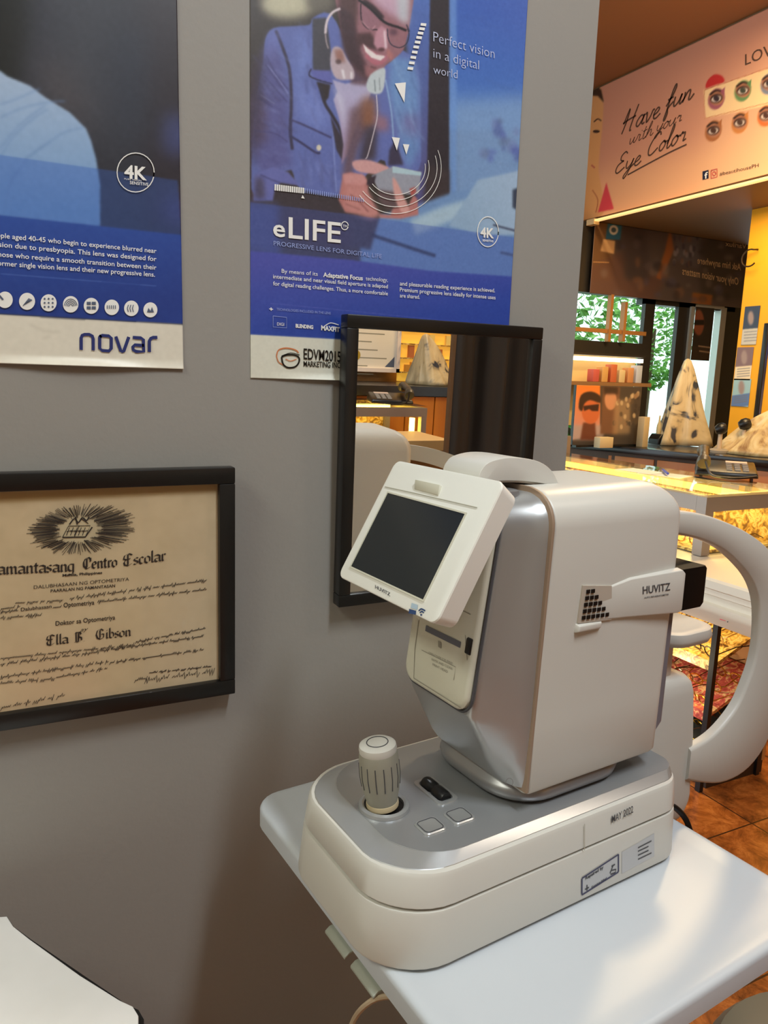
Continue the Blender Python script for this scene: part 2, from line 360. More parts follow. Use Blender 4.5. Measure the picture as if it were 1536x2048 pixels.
# pen letters: strokes on a grid (x-height 1)
BL = {'a': (1.0, [[(.1, .9), (.5, 1), (.85, .85), (.85, .12), (1, 0)], [(.85, .55), (.2, .45), (.15, .15), (.45, 0), (.85, .2)]]), 'm': (1.55, [[(.1, .9), (.25, 1), (.25, .1), (.38, 0)], [(.25, .8), (.6, 1), (.78, .85), (.78, .1), (.9, 0)], [(.78, .8), (1.1, 1), (1.3, .85), (1.3, .1), (1.45, 0)]]),
 'n': (1.05, [[(.1, .9), (.25, 1), (.25, .1), (.38, 0)], [(.25, .8), (.6, 1), (.82, .85), (.82, .1), (.95, 0)]]), 't': (.65, [[(.3, 1.35), (.3, .15), (.5, 0), (.62, .1)], [(.05, 1), (.6, 1)]]), 's': (.8, [[(.7, .9), (.45, 1), (.15, .8), (.2, .6), (.6, .45), (.65, .2), (.35, 0), (.08, .12)]]),
 'g': (.95, [[(.8, 1), (.3, 1), (.12, .75), (.12, .25), (.4, .05), (.78, .2)], [(.78, 1), (.78, -.2), (.5, -.5), (.15, -.38)]]), 'e': (.8, [[(.15, .45), (.7, .62), (.65, .88), (.4, 1), (.12, .75), (.12, .2), (.4, 0), (.72, .15)]]), 'r': (.75, [[(.08, .9), (.25, 1), (.25, .1), (.4, 0)], [(.25, .8), (.5, 1), (.7, .88)]]),
 'o': (.9, [[(.45, 1), (.12, .78), (.12, .2), (.45, 0), (.8, .22), (.8, .8), (.45, 1)]]), 'c': (.78, [[(.68, .85), (.4, 1), (.12, .75), (.12, .2), (.4, 0), (.7, .15)]]), 'l': (.5, [[(.12, 1.6), (.25, 1.7), (.25, .12), (.42, 0)]]), 'i': (.5, [[(.1, .9), (.25, 1), (.25, .1), (.4, 0)], [(.2, 1.35), (.32, 1.35)]]),
 'b': (.95, [[(.1, 1.6), (.22, 1.7), (.22, .15), (.5, 0), (.82, .22), (.82, .78), (.5, 1), (.22, .8)]]), 'C': (1.5, [[(1.3, 1.35), (1, 1.65), (.5, 1.5), (.2, 1), (.25, .4), (.7, 0), (1.3, .25)], [(.7, 1.5), (.7, .2)], [(1.3, 1.5), (1.3, 1.0)]]), 'E': (1.5, [[(1.35, 1.45), (.9, 1.7), (.3, 1.5), (.15, 1.0), (.5, .85), (1.1, .95)], [(.5, .85), (.2, .5), (.3, .1), (.8, -.02), (1.35, .25)], [(.75, 1.6), (.75, .1)]]),
 'B': (1.5, [[(.1, 1.4), (.4, 1.7), (.45, .1), (.15, 0)], [(.45, 1.6), (1.0, 1.65), (1.2, 1.3), (.75, .92), (1.25, .7), (1.3, .25), (.8, 0), (.4, .05)], [(.8, 1.5), (.8, .1)]]), 'G': (1.6, [[(1.3, 1.4), (.9, 1.7), (.35, 1.5), (.15, .8), (.35, .2), (.8, 0), (1.3, .2), (1.35, .8), (1.0, .85)], [(.75, 1.5), (.75, .2)]]), 'P': (1.4, [[(.3, 1.6), (.35, -.1)], [(.1, 1.3), (.5, 1.7), (1.1, 1.5), (1.15, 1.0), (.4, .7)], [(.75, 1.5), (.75, .2)]]),
 '.': (.4, [[(.15, 0), (.25, .05)]]), ' ': (.8, []), 'D': (1.5, [[(.2, 1.5), (.9, 1.7), (1.35, 1), (1, .1), (.4, 0), (.2, .5), (.5, 1.2)], [(.75, 1.5), (.75, .2)]]), 'k': (.9, [[(.22, 1.7), (.22, 0)], [(.7, 1), (.25, .55), (.8, 0)]]), 'O': (1.4, [[(.7, 1.65), (.2, 1.2), (.2, .4), (.7, 0), (1.25, .4), (1.25, 1.2), (.7, 1.65)], [(.7, 1.4), (.7, .2)]]), 'p': (.95, [[(.2, 1), (.2, -.6)], [(.2, .8), (.55, 1), (.82, .8), (.82, .2), (.5, 0), (.2, .15)]]), 'y': (.95, [[(.15, 1), (.2, .2), (.5, 0), (.8, .2)], [(.8, 1), (.8, -.3), (.4, -.6)]])}
SCR = {'H': (1.7, [[(.1, .9), (.5, 2.3), (.45, 1.2), (.15, -.1)], [(1.5, 2.35), (1.25, 1.2), (1.1, 0), (1.3, -.05)], [(.0, 1.0), (.6, 1.15), (1.5, 1.25)]]), 'a': (1.0, [[(.85, .85), (.5, 1), (.15, .6), (.15, .15), (.45, .0), (.8, .6), (.9, 1), (.78, .25), (.95, .02), (1.1, .15)]]), 'v': (.95, [[(.05, .85), (.2, 1), (.3, .3), (.4, 0), (.7, .45), (.85, 1), (1.05, .95)]]), 'e': (.8, [[(.1, .4), (.5, .55), (.65, .85), (.42, 1), (.15, .6), (.2, .12), (.5, 0), (.9, .3)]]),
 'f': (.85, [[(.05, .4), (.55, 1.3), (.75, 2.1), (.6, 2.3), (.42, 1.6), (.3, .2), (.15, -.9), (.3, -1), (.42, -.4), (.35, .1), (.85, .6)], [(.1, 1), (.7, 1.1)]]), 'u': (1.05, [[(.1, 1), (.1, .3), (.3, 0), (.65, .35), (.85, 1)], [(.85, 1), (.78, .25), (.92, 0), (1.15, .25)]]), 'n': (1.1, [[(.15, 1), (.2, .5), (.1, 0)], [(.12, .2), (.45, .9), (.7, .95), (.75, .6), (.75, .1), (.95, 0), (1.25, .4)]]), 'w': (1.4, [[(.05, .95), (.12, .2), (.3, 0), (.6, .5), (.68, .9), (.65, .3), (.85, 0), (1.15, .5), (1.25, 1), (1.45, .9)]]), 'i': (.5, [[(.15, .95), (.15, .15), (.3, 0), (.55, .2)], [(.22, 1.4), (.28, 1.46)]]),
 't': (.6, [[(.3, 1.8), (.2, .7), (.25, .05), (.45, 0), (.65, .25)], [(0, 1.15), (.6, 1.25)]]), 'h': (1.05, [[(.1, .6), (.45, 1.6), (.5, 2.1), (.35, 2.1), (.2, 1.0), (.1, 0)], [(.12, .2), (.45, .9), (.7, .9), (.72, .2), (.9, 0), (1.15, .3)]]), 'y': (1.0, [[(.1, 1), (.12, .35), (.35, .1), (.7, .5), (.85, 1)], [(.85, 1), (.6, -.2), (.25, -.95), (.08, -.7), (.4, -.2), (1.05, .35)]]), 'o': (.9, [[(.5, 1), (.15, .65), (.18, .15), (.45, 0), (.75, .4), (.7, .85), (.5, 1), (.7, .8), (1.0, .85)]]), 'r': (.8, [[(.1, .7), (.3, 1.1), (.35, .9), (.6, .95), (.62, .5), (.6, .1), (.9, .2)]]),
 'E': (1.3, [[(1.15, 1.9), (.85, 2.2), (.45, 1.9), (.5, 1.4), (.9, 1.2)], [(.9, 1.2), (.3, .95), (.15, .35), (.5, 0), (1.2, .4)]]), 'C': (1.45, [[(1.35, 1.8), (1.15, 2.2), (.6, 1.8), (.2, .9), (.3, .15), (.7, 0), (1.35, .5)]]), 'l': (.55, [[(.1, .5), (.45, 1.6), (.5, 2.2), (.35, 2.2), (.2, 1.0), (.2, .1), (.4, 0), (.65, .3)]]), ' ': (.7, [])}
def pen(ink, st, G, A, B, up, w, shear=0, nib=None, smooth=0):
    tot = sum(G[c][0] for c in st); ex = (B-A)/tot; x = 0
    for c in st:
        wd, S = G[c]
        for P in S:
            Q = [A+ex*(x+a+shear*b)+up*b for a, b in P]
            if smooth: Q = crom(Q, smooth)
            ink.line2(Q, w, nib)
        x += wd
# ------------------------------------------------------------------ the room
WALLM = mat('grey wall paint', (150, 147, 141), .62, bump=.12, bscale=140, var=.012, vscale=3)
struct('wall_back', MB().box(-1.8, .7615, 0, .12, 0, 2.87), WALLM)
struct('floor', MB().box(-1.8, 5.4, -3.6, 2.7, -.05, 0), mat_tiles())
struct('ceiling', MB().box(-1.8, 5.4, -3.6, 2.7, 2.87, 2.95), mat('ceiling paint', (206, 202, 194), .7, bump=.05))
struct('trim_3', MB().box(.78, 5.4, -1.2, 2.7, 2.855, 2.87), mat('dim warm ceiling', (150, 104, 66), .7, bump=.05))  # pale shop ceiling, its dim warm light put into the colour
struct('wall_left', MB().box(-1.9, -1.8, -3.6, .12, 0, 2.87), mat('side wall paint', (196, 194, 188), .7, bump=.05))
struct('wall_front', MB().box(-1.8, 5.4, -3.7, -3.6, 0, 2.87), mat('front wall paint', (180, 168, 150), .7, bump=.05))
struct('wall_right', MB().box(5.4, 5.5, -3.6, 2.7, 0, 2.87), mat('ochre wall paint', (196, 150, 80), .7, bump=.05))
WY = 2.585                                        # shop window plane
struct('trim_1', MB().box(3.0, 5.4, .45, WY+.1, 2.14, 2.87), mat('soffit paint', (124, 92, 56), .65, bump=.05))
struct('wall_yellow', MB().box(3.44, 3.56, .45, 1.88, 0, 2.14), mat('yellow wall paint', (232, 165, 12), .55, bump=.06))
# shop window: black frame bars, panes and the strip of wall below
DARKF = mat('dark window frame', (46, 42, 38), .4)
LITEF = mat('pale aluminium frame', (186, 188, 184), .35, metal=.4)
def wx(px, py): return at(px, py, 'y', WY)
fr = MB(); xs = lambda px, py=650: wx(px, py)[0]
zb = lambda px, py: wx(px, py)[2]
xa, xb, xc, xd, xe, xf = xs(1130), xs(1283), xs(1313), xs(1345), xs(1376), xs(1432)
xg = xs(1462)
fr.box(.76, xg+.4, WY, WY+.06, 0, .55)
fr.box(xb, xc-.045, WY-.02, WY+.01, .5, 2.14); fr.box(xd+.02, xe-.02, WY-.02, WY+.01, .5, 2.14)
fr.box(xf+.05, xg+.06, WY-.02, WY+.02, .5, 2.14); fr.box(.76, xb, WY-.02, WY+.06, zb(1220, 712), zb(1220, 684)); fr.box(.76, xb, WY-.02, WY+.06, zb(1220, 590), 2.14); fr.box(xb, xg, WY-.02, WY+.06, zb(1330, 612), 2.14)
fr.box(.76, .80, WY-.02, WY+.06, .5, 2.14)
struct('wall_window', MB().box(.7615, 3.0, 2.70, 2.78, 2.14, 2.95).box(.7615, 3.0, WY+.01, 2.70, 2.14, 2.15), mat('soffit paint', (124, 92, 56), .65, bump=.05))
w1 = struct('window_1', fr, DARKF)
sf = MB(); sf.box(xe-.02, xe+.012, WY-.035, WY+.02, 1.1, zb(1400, 606)); sf.box(xe-.02, xf+.02, WY-.035, WY+.02, zb(1400, 616), zb(1400, 606)); sf.box(xf, xf+.05, WY-.03, WY+.02, .5, zb(1400, 612))
obj('sash', sf, LITEF, w1)
gl = MB(); gl.box(.80, xg, WY+.02, WY+.026, .55, 2.0); obj('pane', gl, mat_glass('window glass', (235, 245, 238)), w1)
bt = MB(); bt.box(.80, xb, WY-.045, WY-.03, zb(1220, 668), zb(1220, 660)); bt.bar((xs(1208), WY-.04, zb(1208, 684)), (xs(1208), WY-.04, zb(1208, 590)), .03, .02); bt.bar((xs(1236), WY-.04, zb(1236, 684)), (xs(1236), WY-.04, zb(1236, 605)), .035, .02)
obj('slat', bt, mat('tan wood', (176, 120, 62), .5), w1)
# outside the window
struct('pavement', MB().box(-1, 9, WY+.1, 9, -.12, -.02), mat('pale pavement', (190, 188, 180), .8, bump=.1))
LEAF = mat_ramp('leaves', [(.35, (58, 112, 34)), (.55, (112, 172, 66)), (.7, (180, 220, 130))], 14, .6)
def bush(x, y, z, s, lab, sz=1):
    bm = bmesh.new(); rr = random.Random(int(x*100))
    for k in range(1500):
        a = rr.uniform(0, 6.28); h = rr.uniform(-1, 1); r = (1-h*h)**.5*rr.uniform(.45, 1.05); c = Vector((x+s*r*math.cos(a), y+s*.6*r*math.sin(a), z+s*sz*h)); d = Vector((rr.uniform(-1, 1), rr.uniform(-1, 1), rr.uniform(-1, 1))).normalized(); e = d.orthogonal().normalized(); q = s*.085
        vs = [bm.verts.new(c+d*q), bm.verts.new(c+e*q*.5), bm.verts.new(c-d*q), bm.verts.new(c-e*q*.5)]; bm.faces.new(vs)
    me = bpy.data.meshes.new('shrub'); bm.to_mesh(me); bm.free(); me.materials.append(LEAF)
    o = bpy.data.objects.new('shrub', me); COL.objects.link(o); tag(o, lab, 'shrub')
    t = MB().tube([(x, y, -.02), (x+.03, y, z)], .03); obj('stem', t, mat('bark', (90, 70, 50), .9), o); return o
bush(4.75, 4.7, 1.5, .62, 'leafy green shrub seen through the left shop window pane', 1.3); bush(6.3, 5.3, 1.85, .55, 'leafy green shrub seen through the narrow middle pane', 1.2)

# ------------------------------------------------------------------ sign over the back counter
HX = 2.994; HP = Plane((HX, 0, 0), (0, -1, 0), (0, 0, 1))
sg = thing('banner_sign', (HX, 1.5, 2.14), 'pink eye colour advertising sign on the bulkhead over the back counter', 'sign')
A = Art(HP, -2.66, -.62, 2.16, 2.845, 430, 160, (222, 156, 126))
A.poly([(1150, 460), (1600, 360), (1600, 250), (1150, 360)], (250, 186, 136), 14, .9)
A.poly([(1400, 380), (1600, 350), (1600, 60), (1440, 200)], (240, 196, 150), 16, .5)
A.poly([(1150, 170), (1196, 172), (1204, 185), (1207, 210), (1204, 260), (1200, 300), (1198, 345), (1206, 395), (1204, 430), (1150, 440)], (236, 172, 110), .8, smooth=4)
A.poly([(1150, 160), (1190, 166), (1203, 180), (1208, 205), (1196, 192), (1150, 190)], (70, 48, 34), .7)
A.line([(1188, 244), (1196, 238), (1203, 242)], 2.5, (80, 50, 34)); A.ell((1193, 263), 7, 3, (60, 40, 34), .4)
A.line([(1183, 330), (1190, 336)], 3, (200, 100, 80)); A.poly([(1196, 425), (1213, 365), (1228, 418)], (226, 74, 84), .7); A.line([(1185, 380), (1196, 400), (1192, 425)], 2, (190, 110, 70))
A.poly([(1407, 180), (1560, 128), (1560, 206), (1412, 237)], (252, 214, 160), .5)
A.line([(1409, 180), (1560, 128)], 1.5, (200, 120, 90), smooth=0); A.line([(1409, 180), (1409, 237), (1560, 200)], 1.5, (210, 140, 100), smooth=0)
A.poly([(1412, 176), (1416, 160), (1430, 149), (1444, 152), (1449, 163), (1430, 170)], (206, 50, 48), .5, smooth=4)
def eye(c, ring, iris, s=1):
    A.ell(c, 16*s, 22*s, ring, .6, rot=.35); A.ell((c[0], c[1]-2), 15*s, 15*s, (190, 128, 96), .6, rot=.2); A.ell((c[0], c[1]-1), 13*s, 9*s, (70, 44, 34), .7, rot=-.3); A.ell((c[0], c[1]), 10*s, 6*s, (232, 214, 200), .5, rot=-.3); A.ell((c[0], c[1]-1), 6*s, 6*s, iris, .4); A.line([(c[0]-13, c[1]-8), (c[0], c[1]-17), (c[0]+14, c[1]-13)], 4, (66, 44, 34), .5)
    A.poly([(c[0]+8, c[1]-14), (c[0]+17, c[1]-24), (c[0]+16, c[1]-6)], ring, .4)
eye((1433, 198), (168, 92, 108), (60, 46, 52)); eye((1486, 182), (104, 146, 92), (70, 74, 60)); eye((1538, 168), (120, 130, 150), (60, 50, 50))
eye((1427, 262), (176, 108, 62), (84, 56, 44)); eye((1480, 246), (206, 130, 66), (84, 60, 48)); eye((1532, 232), (216, 110, 50), (80, 50, 40))
A.done('print', mat_print('pink sign print'), sg)
I = Ink(HP, .003)
def scr(st, a, b, xh, w, sh=.3):
    P = I.pl.uv(*a); Q = I.pl.uv(*b); T = I.pl.uv(a[0], a[1]-xh)-P
    pen(I, st, SCR, P, Q, T, w, sh, smooth=4)
scr('Have', (1242, 268), (1318, 234), 18, .0085); scr('fun', (1330, 222), (1384, 197), 18, .009); I.brk()
scr('with', (1258, 290), (1305, 270), 12, .0045); scr('your', (1312, 265), (1362, 243), 12, .0045); I.brk()
scr('Eye', (1228, 350), (1280, 328), 16, .0075); scr('Color', (1292, 314), (1370, 282), 17, .008)
I.line([(1256, 350), (1300, 326), (1340, 305), (1374, 289)], 2, 3)
I.brk(); I.text('LOVE', (1491, 131), (1560, 104), 22)
I.brk(); I.text('#beautihousePH', (1440, 352), (1518, 334), 7)
I.done('lettering', mat('warm brown ink', (92, 64, 48), .7), sg)
I = Ink(HP, .003); I.poly([(1406, 343), (1418, 340), (1418, 357), (1406, 360)]); I.done('logo', mat('dark navy ink', (30, 34, 60), .5), sg)
I = Ink(HP, .004); I.text('f', (1410, 358), (1417, 356), 12, bold=.02); I.done('logo_letter', WINK, sg)
I = Ink(HP, .003); I.line([(1423, 341), (1435, 338), (1435, 354), (1423, 357), (1423, 341)], 1.6); I.ellipse((1429, 347.5), 3.2, 4, 1.5); I.done('logo', mat('coral ink', (206, 96, 84), .5), sg)
led = thing('light_strip', (2.97, 1.6, 2.13), 'glowing warm light strip along the bottom edge of the pink sign', 'light')
obj('tube', MB().box(2.955, 2.985, .5, 2.5, 2.131, 2.140), mat('lit warm tube', (255, 214, 140), .4, emit=1.0), led, local=False); obj('end_cap', MB().box(2.95, 2.99, 2.5, 2.56, 2.115, 2.145), mat('pale cap', (230, 200, 150), .5), led, local=False)

# ------------------------------------------------------------------ dark banner over the window, seen from its back (its words run backwards)
BP = Plane((0, WY-.05, 0), (1, 0, 0), (0, 0, 1))
bn = thing('window_banner', (3.7, WY-.05, 1.8), 'dark printed banner with backwards writing across the top of the shop window', 'banner')
q0 = BP.uv(1182, 548); q1 = BP.uv(1497, 482); zt = 2.138; zl = BP.uv(1440, 612)[1]
A = Art(BP, q0[0], q1[0], zl, zt, 240, 110, (92, 78, 74))
A.poly([(1165, 400), (1230, 400), (1225, 560), (1160, 560)], (120, 84, 52), 3, .9); A.poly([(1165, 540), (1250, 500), (1330, 560), (1300, 610), (1165, 590)], (104, 72, 62), 4, .8)
A.poly([(1240, 450), (1290, 440), (1300, 560), (1250, 560)], (74, 62, 62), 4); A.poly([(1340, 455), (1348, 500), (1322, 560), (1312, 555), (1330, 500)], (172, 98, 50), 1.5, .9); A.poly([(1350, 470), (1410, 470), (1405, 540), (1350, 520)], (104, 98, 106), 4, .8)
for k in range(26): A.ell((random.uniform(1345, 1408), random.uniform(470, 535)), 3, 6, random.choice([(150, 140, 142), (70, 64, 76), (120, 84, 70)]), .8, .7)
A.poly([(1400, 480), (1500, 470), (1490, 600), (1400, 600)], (66, 58, 52), 4, .8); A.poly([(1385, 585), (1425, 590), (1420, 625), (1380, 620)], (164, 96, 44), 1.5, .9)
for k in range(60): A.ell((random.uniform(1200, 1490), random.uniform(470, 600)), random.uniform(4, 10), random.uniform(3, 12), random.choice([(104, 88, 88), (54, 46, 48), (140, 96, 70), (88, 82, 104), (130, 112, 104)]), 2, .55)
A.poly([(1216, 440), (1245, 443), (1240, 480), (1211, 478)], (44, 104, 134), .8); A.ell((1227, 460), 9, 10, (214, 206, 196), .6); A.ell((1227, 460), 5, 5, (70, 90, 100), .5)
A.poly([(1206, 478), (1230, 482), (1228, 508), (1201, 502)], (214, 170, 120), .8); A.line([(1186, 524), (1218, 525)], 2, (190, 140, 90))
A.done('print', mat_print('dark banner print', .4), bn)
I = Ink(BP, .003)
I.text('Ask him anywhere', (1481, 541), (1394, 527), 13, bold=.01); I.text('Only your vision matters', (1476, 570), (1364, 549), 14, bold=.012); I.brk(); I.text('Varilux', (1492, 498), (1450, 492), 10)
I.done('lettering', mat('tan ink', (206, 172, 132), .6), bn)

# man poster inside the narrow right-hand window pane
PP = Plane((0, WY-.04, 0), (1, 0, 0), (0, 0, 1))
pz = thing('window_poster', (PP.uv(1405, 720)[0], WY-.04, PP.uv(1405, 720)[1]), 'dark portrait poster in the white-edged right window pane', 'poster')
a = PP.uv(1381, 720); b = PP.uv(1429, 617); A = Art(PP, a[0], b[0], a[1], b[1], 60, 110, (48, 40, 34))
A.ell((1397, 645), 11, 26, (150, 84, 56), 1.5); A.poly([(1384, 640), (1408, 640), (1408, 650), (1384, 650)], (30, 22, 20), 1); A.poly([(1382, 690), (1430, 700), (1430, 722), (1380, 722)], (60, 46, 36), 1); A.line([(1396, 692), (1426, 696)], 3, (170, 140, 110), .5); A.line([(1398, 702), (1426, 706)], 3, (170, 140, 110), .5)
A.done('print', mat_print('portrait poster print'), pz)
# lit shelf low in the window
sh = thing('display_shelf', (3.1, 2.45, 1.3), 'lit display shelf of small goods behind the orange portrait standee', 'shelf')
SP = Plane((0, 2.5, 0), (1, 0, 0), (0, 0, 1)); a = SP.uv(1140, 762); b = SP.uv(1272, 716)
obj('back_panel', MB().box(a[0]-.3, b[0], 2.5, 2.53, a[1]-.25, b[1]), mat('warm shelf panel', (226, 196, 130), .6), sh, local=False)
obj('light_tube', MB().box(a[0]-.3, b[0], 2.44, 2.47, b[1]-.03, b[1]-.008), mat('white lit tube', (255, 244, 214), .5, emit=3), sh, local=False); obj('board', MB().box(a[0]-.3, b[0], 2.36, 2.53, a[1]-.02, a[1]), mat('shelf board', (150, 110, 70), .5), sh, local=False)
obj('board', MB().box(a[0]-.3, b[0], 2.42, 2.53, b[1], b[1]+.012), DARKF, sh, local=False)
for k, c in enumerate([(206, 96, 84), (220, 170, 100), (206, 110, 70), (224, 200, 150), (214, 150, 96), (200, 206, 220)]):
    x = a[0]+.08+k*(b[0]-a[0]-.1)/6; bx = obj('goods_box', MB().box(x-.02, x+.025, 2.38, 2.43, a[1]+.0002, a[1]+.07+.015*(k % 3)), mat('goods %d' % k, c, .5), bevel=.003)
    tag(bx, '%s box on the lit window shelf, %s' % (('red', 'tan', 'orange', 'cream', 'peach', 'pale blue')[k], ('at its left end', 'next to the red box', 'beside the tan box', 'beside the orange box', 'beside the cream box', 'at its right end')[k]), 'box', 'goods on the lit window shelf')

# ------------------------------------------------------------------ yellow wall: three sheets and a hook
YP = Plane((3.438, 0, 0), (0, -1, 0), (0, 0, 1))
for nm, (p0, p1, p2, p3), cols, lab in (
    ('upper', ((1482, 690), (1484, 616), (1521, 611), (1519, 688)), [(52, 62, 84), (190, 186, 176)], 'small dark blue printed sheet highest on the yellow wall'),
    ('mid', ((1468, 760), (1471, 698), (1508, 694), (1505, 757)), [(120, 96, 100), (222, 206, 176)], 'small sheet with a dark picture and cream text, middle of the yellow wall'),
    ('low', ((1462, 812), (1465, 763), (1503, 758), (1500, 806)), [(150, 186, 196), (90, 120, 170)], 'small pale blue sheet lowest on the yellow wall')):
    a = YP.uv(*p0); b = YP.uv(*p2); A = Art(YP, a[0], b[0], a[1], b[1], 46, 80, cols[0])
    u = lambda t, w: tuple(np.array(p0)*(1-t)*(1-w)+np.array(p3)*t*(1-w)+np.array(p2)*t*w+np.array(p1)*(1-t)*w)
    A.poly([u(0, -.1), u(1, -.1), u(1, .42), u(0, .42)], cols[1], 1); A.ell(u(.5, .7), 6, 14, (150, 130, 126), 2)
    for k in range(4): A.line([u(.15, .1+.08*k), u(.85, .1+.08*k)], 2, (110, 110, 120), .6, .7)
    s_ = thing('wall_sheet', YP.p3((a+b)/2), lab, 'notice', 'sheets on the yellow wall'); A.done('print', mat_print('sheet print '+nm), s_)
h0 = YP.p3(YP.uv(1507, 517)); hk = obj('wire_hook', MB().tube([h0+np.array([-.03, .045*math.cos(a), .042*math.sin(a)]) for a in np.linspace(-2.4, 2.0, 16)]+[h0+np.array([.0, -.02, .042])], .004), mat('dark wire', (60, 44, 26), .4, metal=.6)); tag(hk, 'curled dark wire hook high on the yellow wall', 'hook')
# ------------------------------------------------------------------ posters on the grey wall
GP = Plane((0, 0, 0), (1, 0, 0), (0, 0, 1))
POSTM = mat_print('glossy poster print', .38)
def wavy(U, V): return .0004*np.sin(U*5.1+.6)**2*(1-V)**3+.006*np.clip(1-V*55, 0, 1)**1.5*(.3+.7*np.sin(U*6.5)**2)
# left poster
pA = thing('poster', (0, 0, 1.25), 'blue presbyopia lens poster with icon row and a shirt shoulder, left on the wall', 'poster')
A = Art(GP, -.235, .1835, 1.247, 1.80, 330, 437, (44, 46, 56))
A.poly([(-60, -400), (62, -400), (60, 60), (40, 170), (-60, 200)], (28, 30, 28), 6); A.poly([(60, -400), (200, -400), (240, 330), (150, 220), (70, 190)], (66, 70, 80), 14, .8); A.poly([(70, 130), (130, 120), (190, 260), (150, 250), (90, 190)], (84, 78, 82), 12, .8)
A.poly([(270, -400), (380, -400), (380, 480), (290, 480)], (44, 38, 46), 9, .9); A.ell((345, 270), 24, 46, (62, 70, 118), 6, .9); A.ell((350, 420), 26, 30, (70, 62, 110), 8, .7); A.poly([(230, 60), (300, 50), (290, 300), (240, 290)], (48, 56, 72), 12, .8)
sh_ = [(-60, 120), (0, 142), (14, 153), (60, 172), (90, 195), (140, 226), (172, 258), (182, 282), (192, 318), (200, 370), (200, 460), (-60, 460)]
A.poly(sh_, (166, 190, 220), .8, grad=((20, 160), (60, 420), (116, 158, 210)))
for P in ([(0, 210), (30, 200), (80, 178)], [(0, 236), (50, 215), (100, 205), (130, 203)], [(2, 312), (30, 270), (70, 235), (95, 220)], [(50, 318), (90, 290), (130, 265), (165, 256)], [(20, 365), (55, 318), (100, 285)], [(10, 420), (20, 370), (40, 340)], [(-2, 300), (40, 250), (90, 212)]): A.line(P, 3, (112, 146, 196), .9, .7)
A.poly([(-60, 302), (0, 310), (355, 361), (362, 472), (0, 430), (-60, 420)], (52, 96, 190), .5, .42)
A.poly([(-60, 420), (0, 430), (362, 470), (400, 640), (362, 648), (0, 628), (-60, 625)], (46, 80, 164), .5, grad=((100, 440), (140, 620), (36, 62, 140)))
A.poly([(-200, 617), (0, 629), (120, 637), (362, 649), (420, 652), (420, 780), (-200, 780)], (226, 221, 205), .5)
for P in ([(60, 650), (90, 662), (120, 664)], [(84, 678), (100, 672)]): A.line(P, 4, (206, 200, 184), 1, .8)
A.line([(0, 548), (100, 556), (312, 572)], 1.3, (84, 114, 190), .4, .8)
A.noise(1.2, 1.2)
A.done('sheet', POSTM, pA, curl=wavy)
I = Ink(GP, .0026)
for st, a, b in (('people aged 40-45 who begin to experience blurred near', (-22, 474), (312, 507)), ('vision due to presbyopia. This lens was designed for', (-14, 493), (312, 523)), ('those who require a smooth transition between their', (-10, 513), (312, 540)), ('former single vision lens and their new progressive lens.', (-9, 531), (309, 554))): I.text(st, a, b, 10, bold=.008)
I.brk(); I.text('4K', (248, 356), (293, 361), 25, bold=.03); I.ellipse((270.5, 346), 37, 39, 1.8); I.text('SENSITIVE', (259, 369), (296, 373), 6, bold=.01); I.text('PURE VISION', (248, 360), (282, 364), 3)
I.brk()
cs = [(10, 600, 15.5), (54, 603, 16), (97, 606, 16), (141, 609, 15.5), (182, 612, 15), (223, 615, 14.5), (262, 617, 14.5), (300, 620, 14)]
for x, y, r in cs: I.ellipse((x, y), r, r+1)
I.done('lettering', WINK, pA, 'white lettering and icon discs')
I = Ink(GP, .0031)
I.line([(-4, 588), (6, 600)], 4)
for k in range(4): I.line([(46+3*k, 612-2*k), (58+2*k, 597+k)], 1.6)
for k in range(9): I.ellipse((97+(k % 3-1)*8, 606+(k//3-1)*8), 2, 2, n=8)
for k in range(4): I.line([(141+(4+3*k)*math.cos(t), 614+(5+3.6*k)*math.sin(t)) for t in np.linspace(3.3, 6.1, 9)], 1.4)
for k in range(4): x = 177+(k % 2)*10; y = 607+(k//2)*9; I.poly([(x-4, y-3), (x+4, y-3), (x+4, y+3), (x-4, y+3)])
for k in range(5): I.line([(214+4*k, 611), (214+4*k, 618)], 1.6)
for k in range(3): I.line([(256+5*k, 610), (254+5*k, 617), (256+5*k, 624)], 1.6)
I.poly([(293, 625), (296, 616), (300, 622), (303, 614), (307, 625)])
I.done('icon_marks', mat('slate ink', (84, 96, 120), .5), pA)
I = Ink(GP, .0026)
W9 = 6.5
def rl(pts, sm=0): I.line(pts, W9, sm)
# the lens maker's rounded wordmark
rl([(162, 700), (162, 676), (164, 671), (169, 669), (178, 669), (184, 672), (186, 678), (186, 701)])
rl([(199, 674), (204, 671), (217, 672), (222, 676), (222, 697), (217, 702), (204, 701), (199, 697), (199, 674), (202, 671)])
rl([(231, 673), (241, 702), (244, 703), (247, 702), (257, 674)])
rl([(265, 675), (281, 676), (286, 679), (287, 703), (272, 703), (266, 700), (265, 694), (269, 690), (287, 691)])
rl([(298, 704), (298, 682), (301, 677), (306, 675), (314, 675)])
I.done('logo', NAVY, pA, 'navy wordmark')

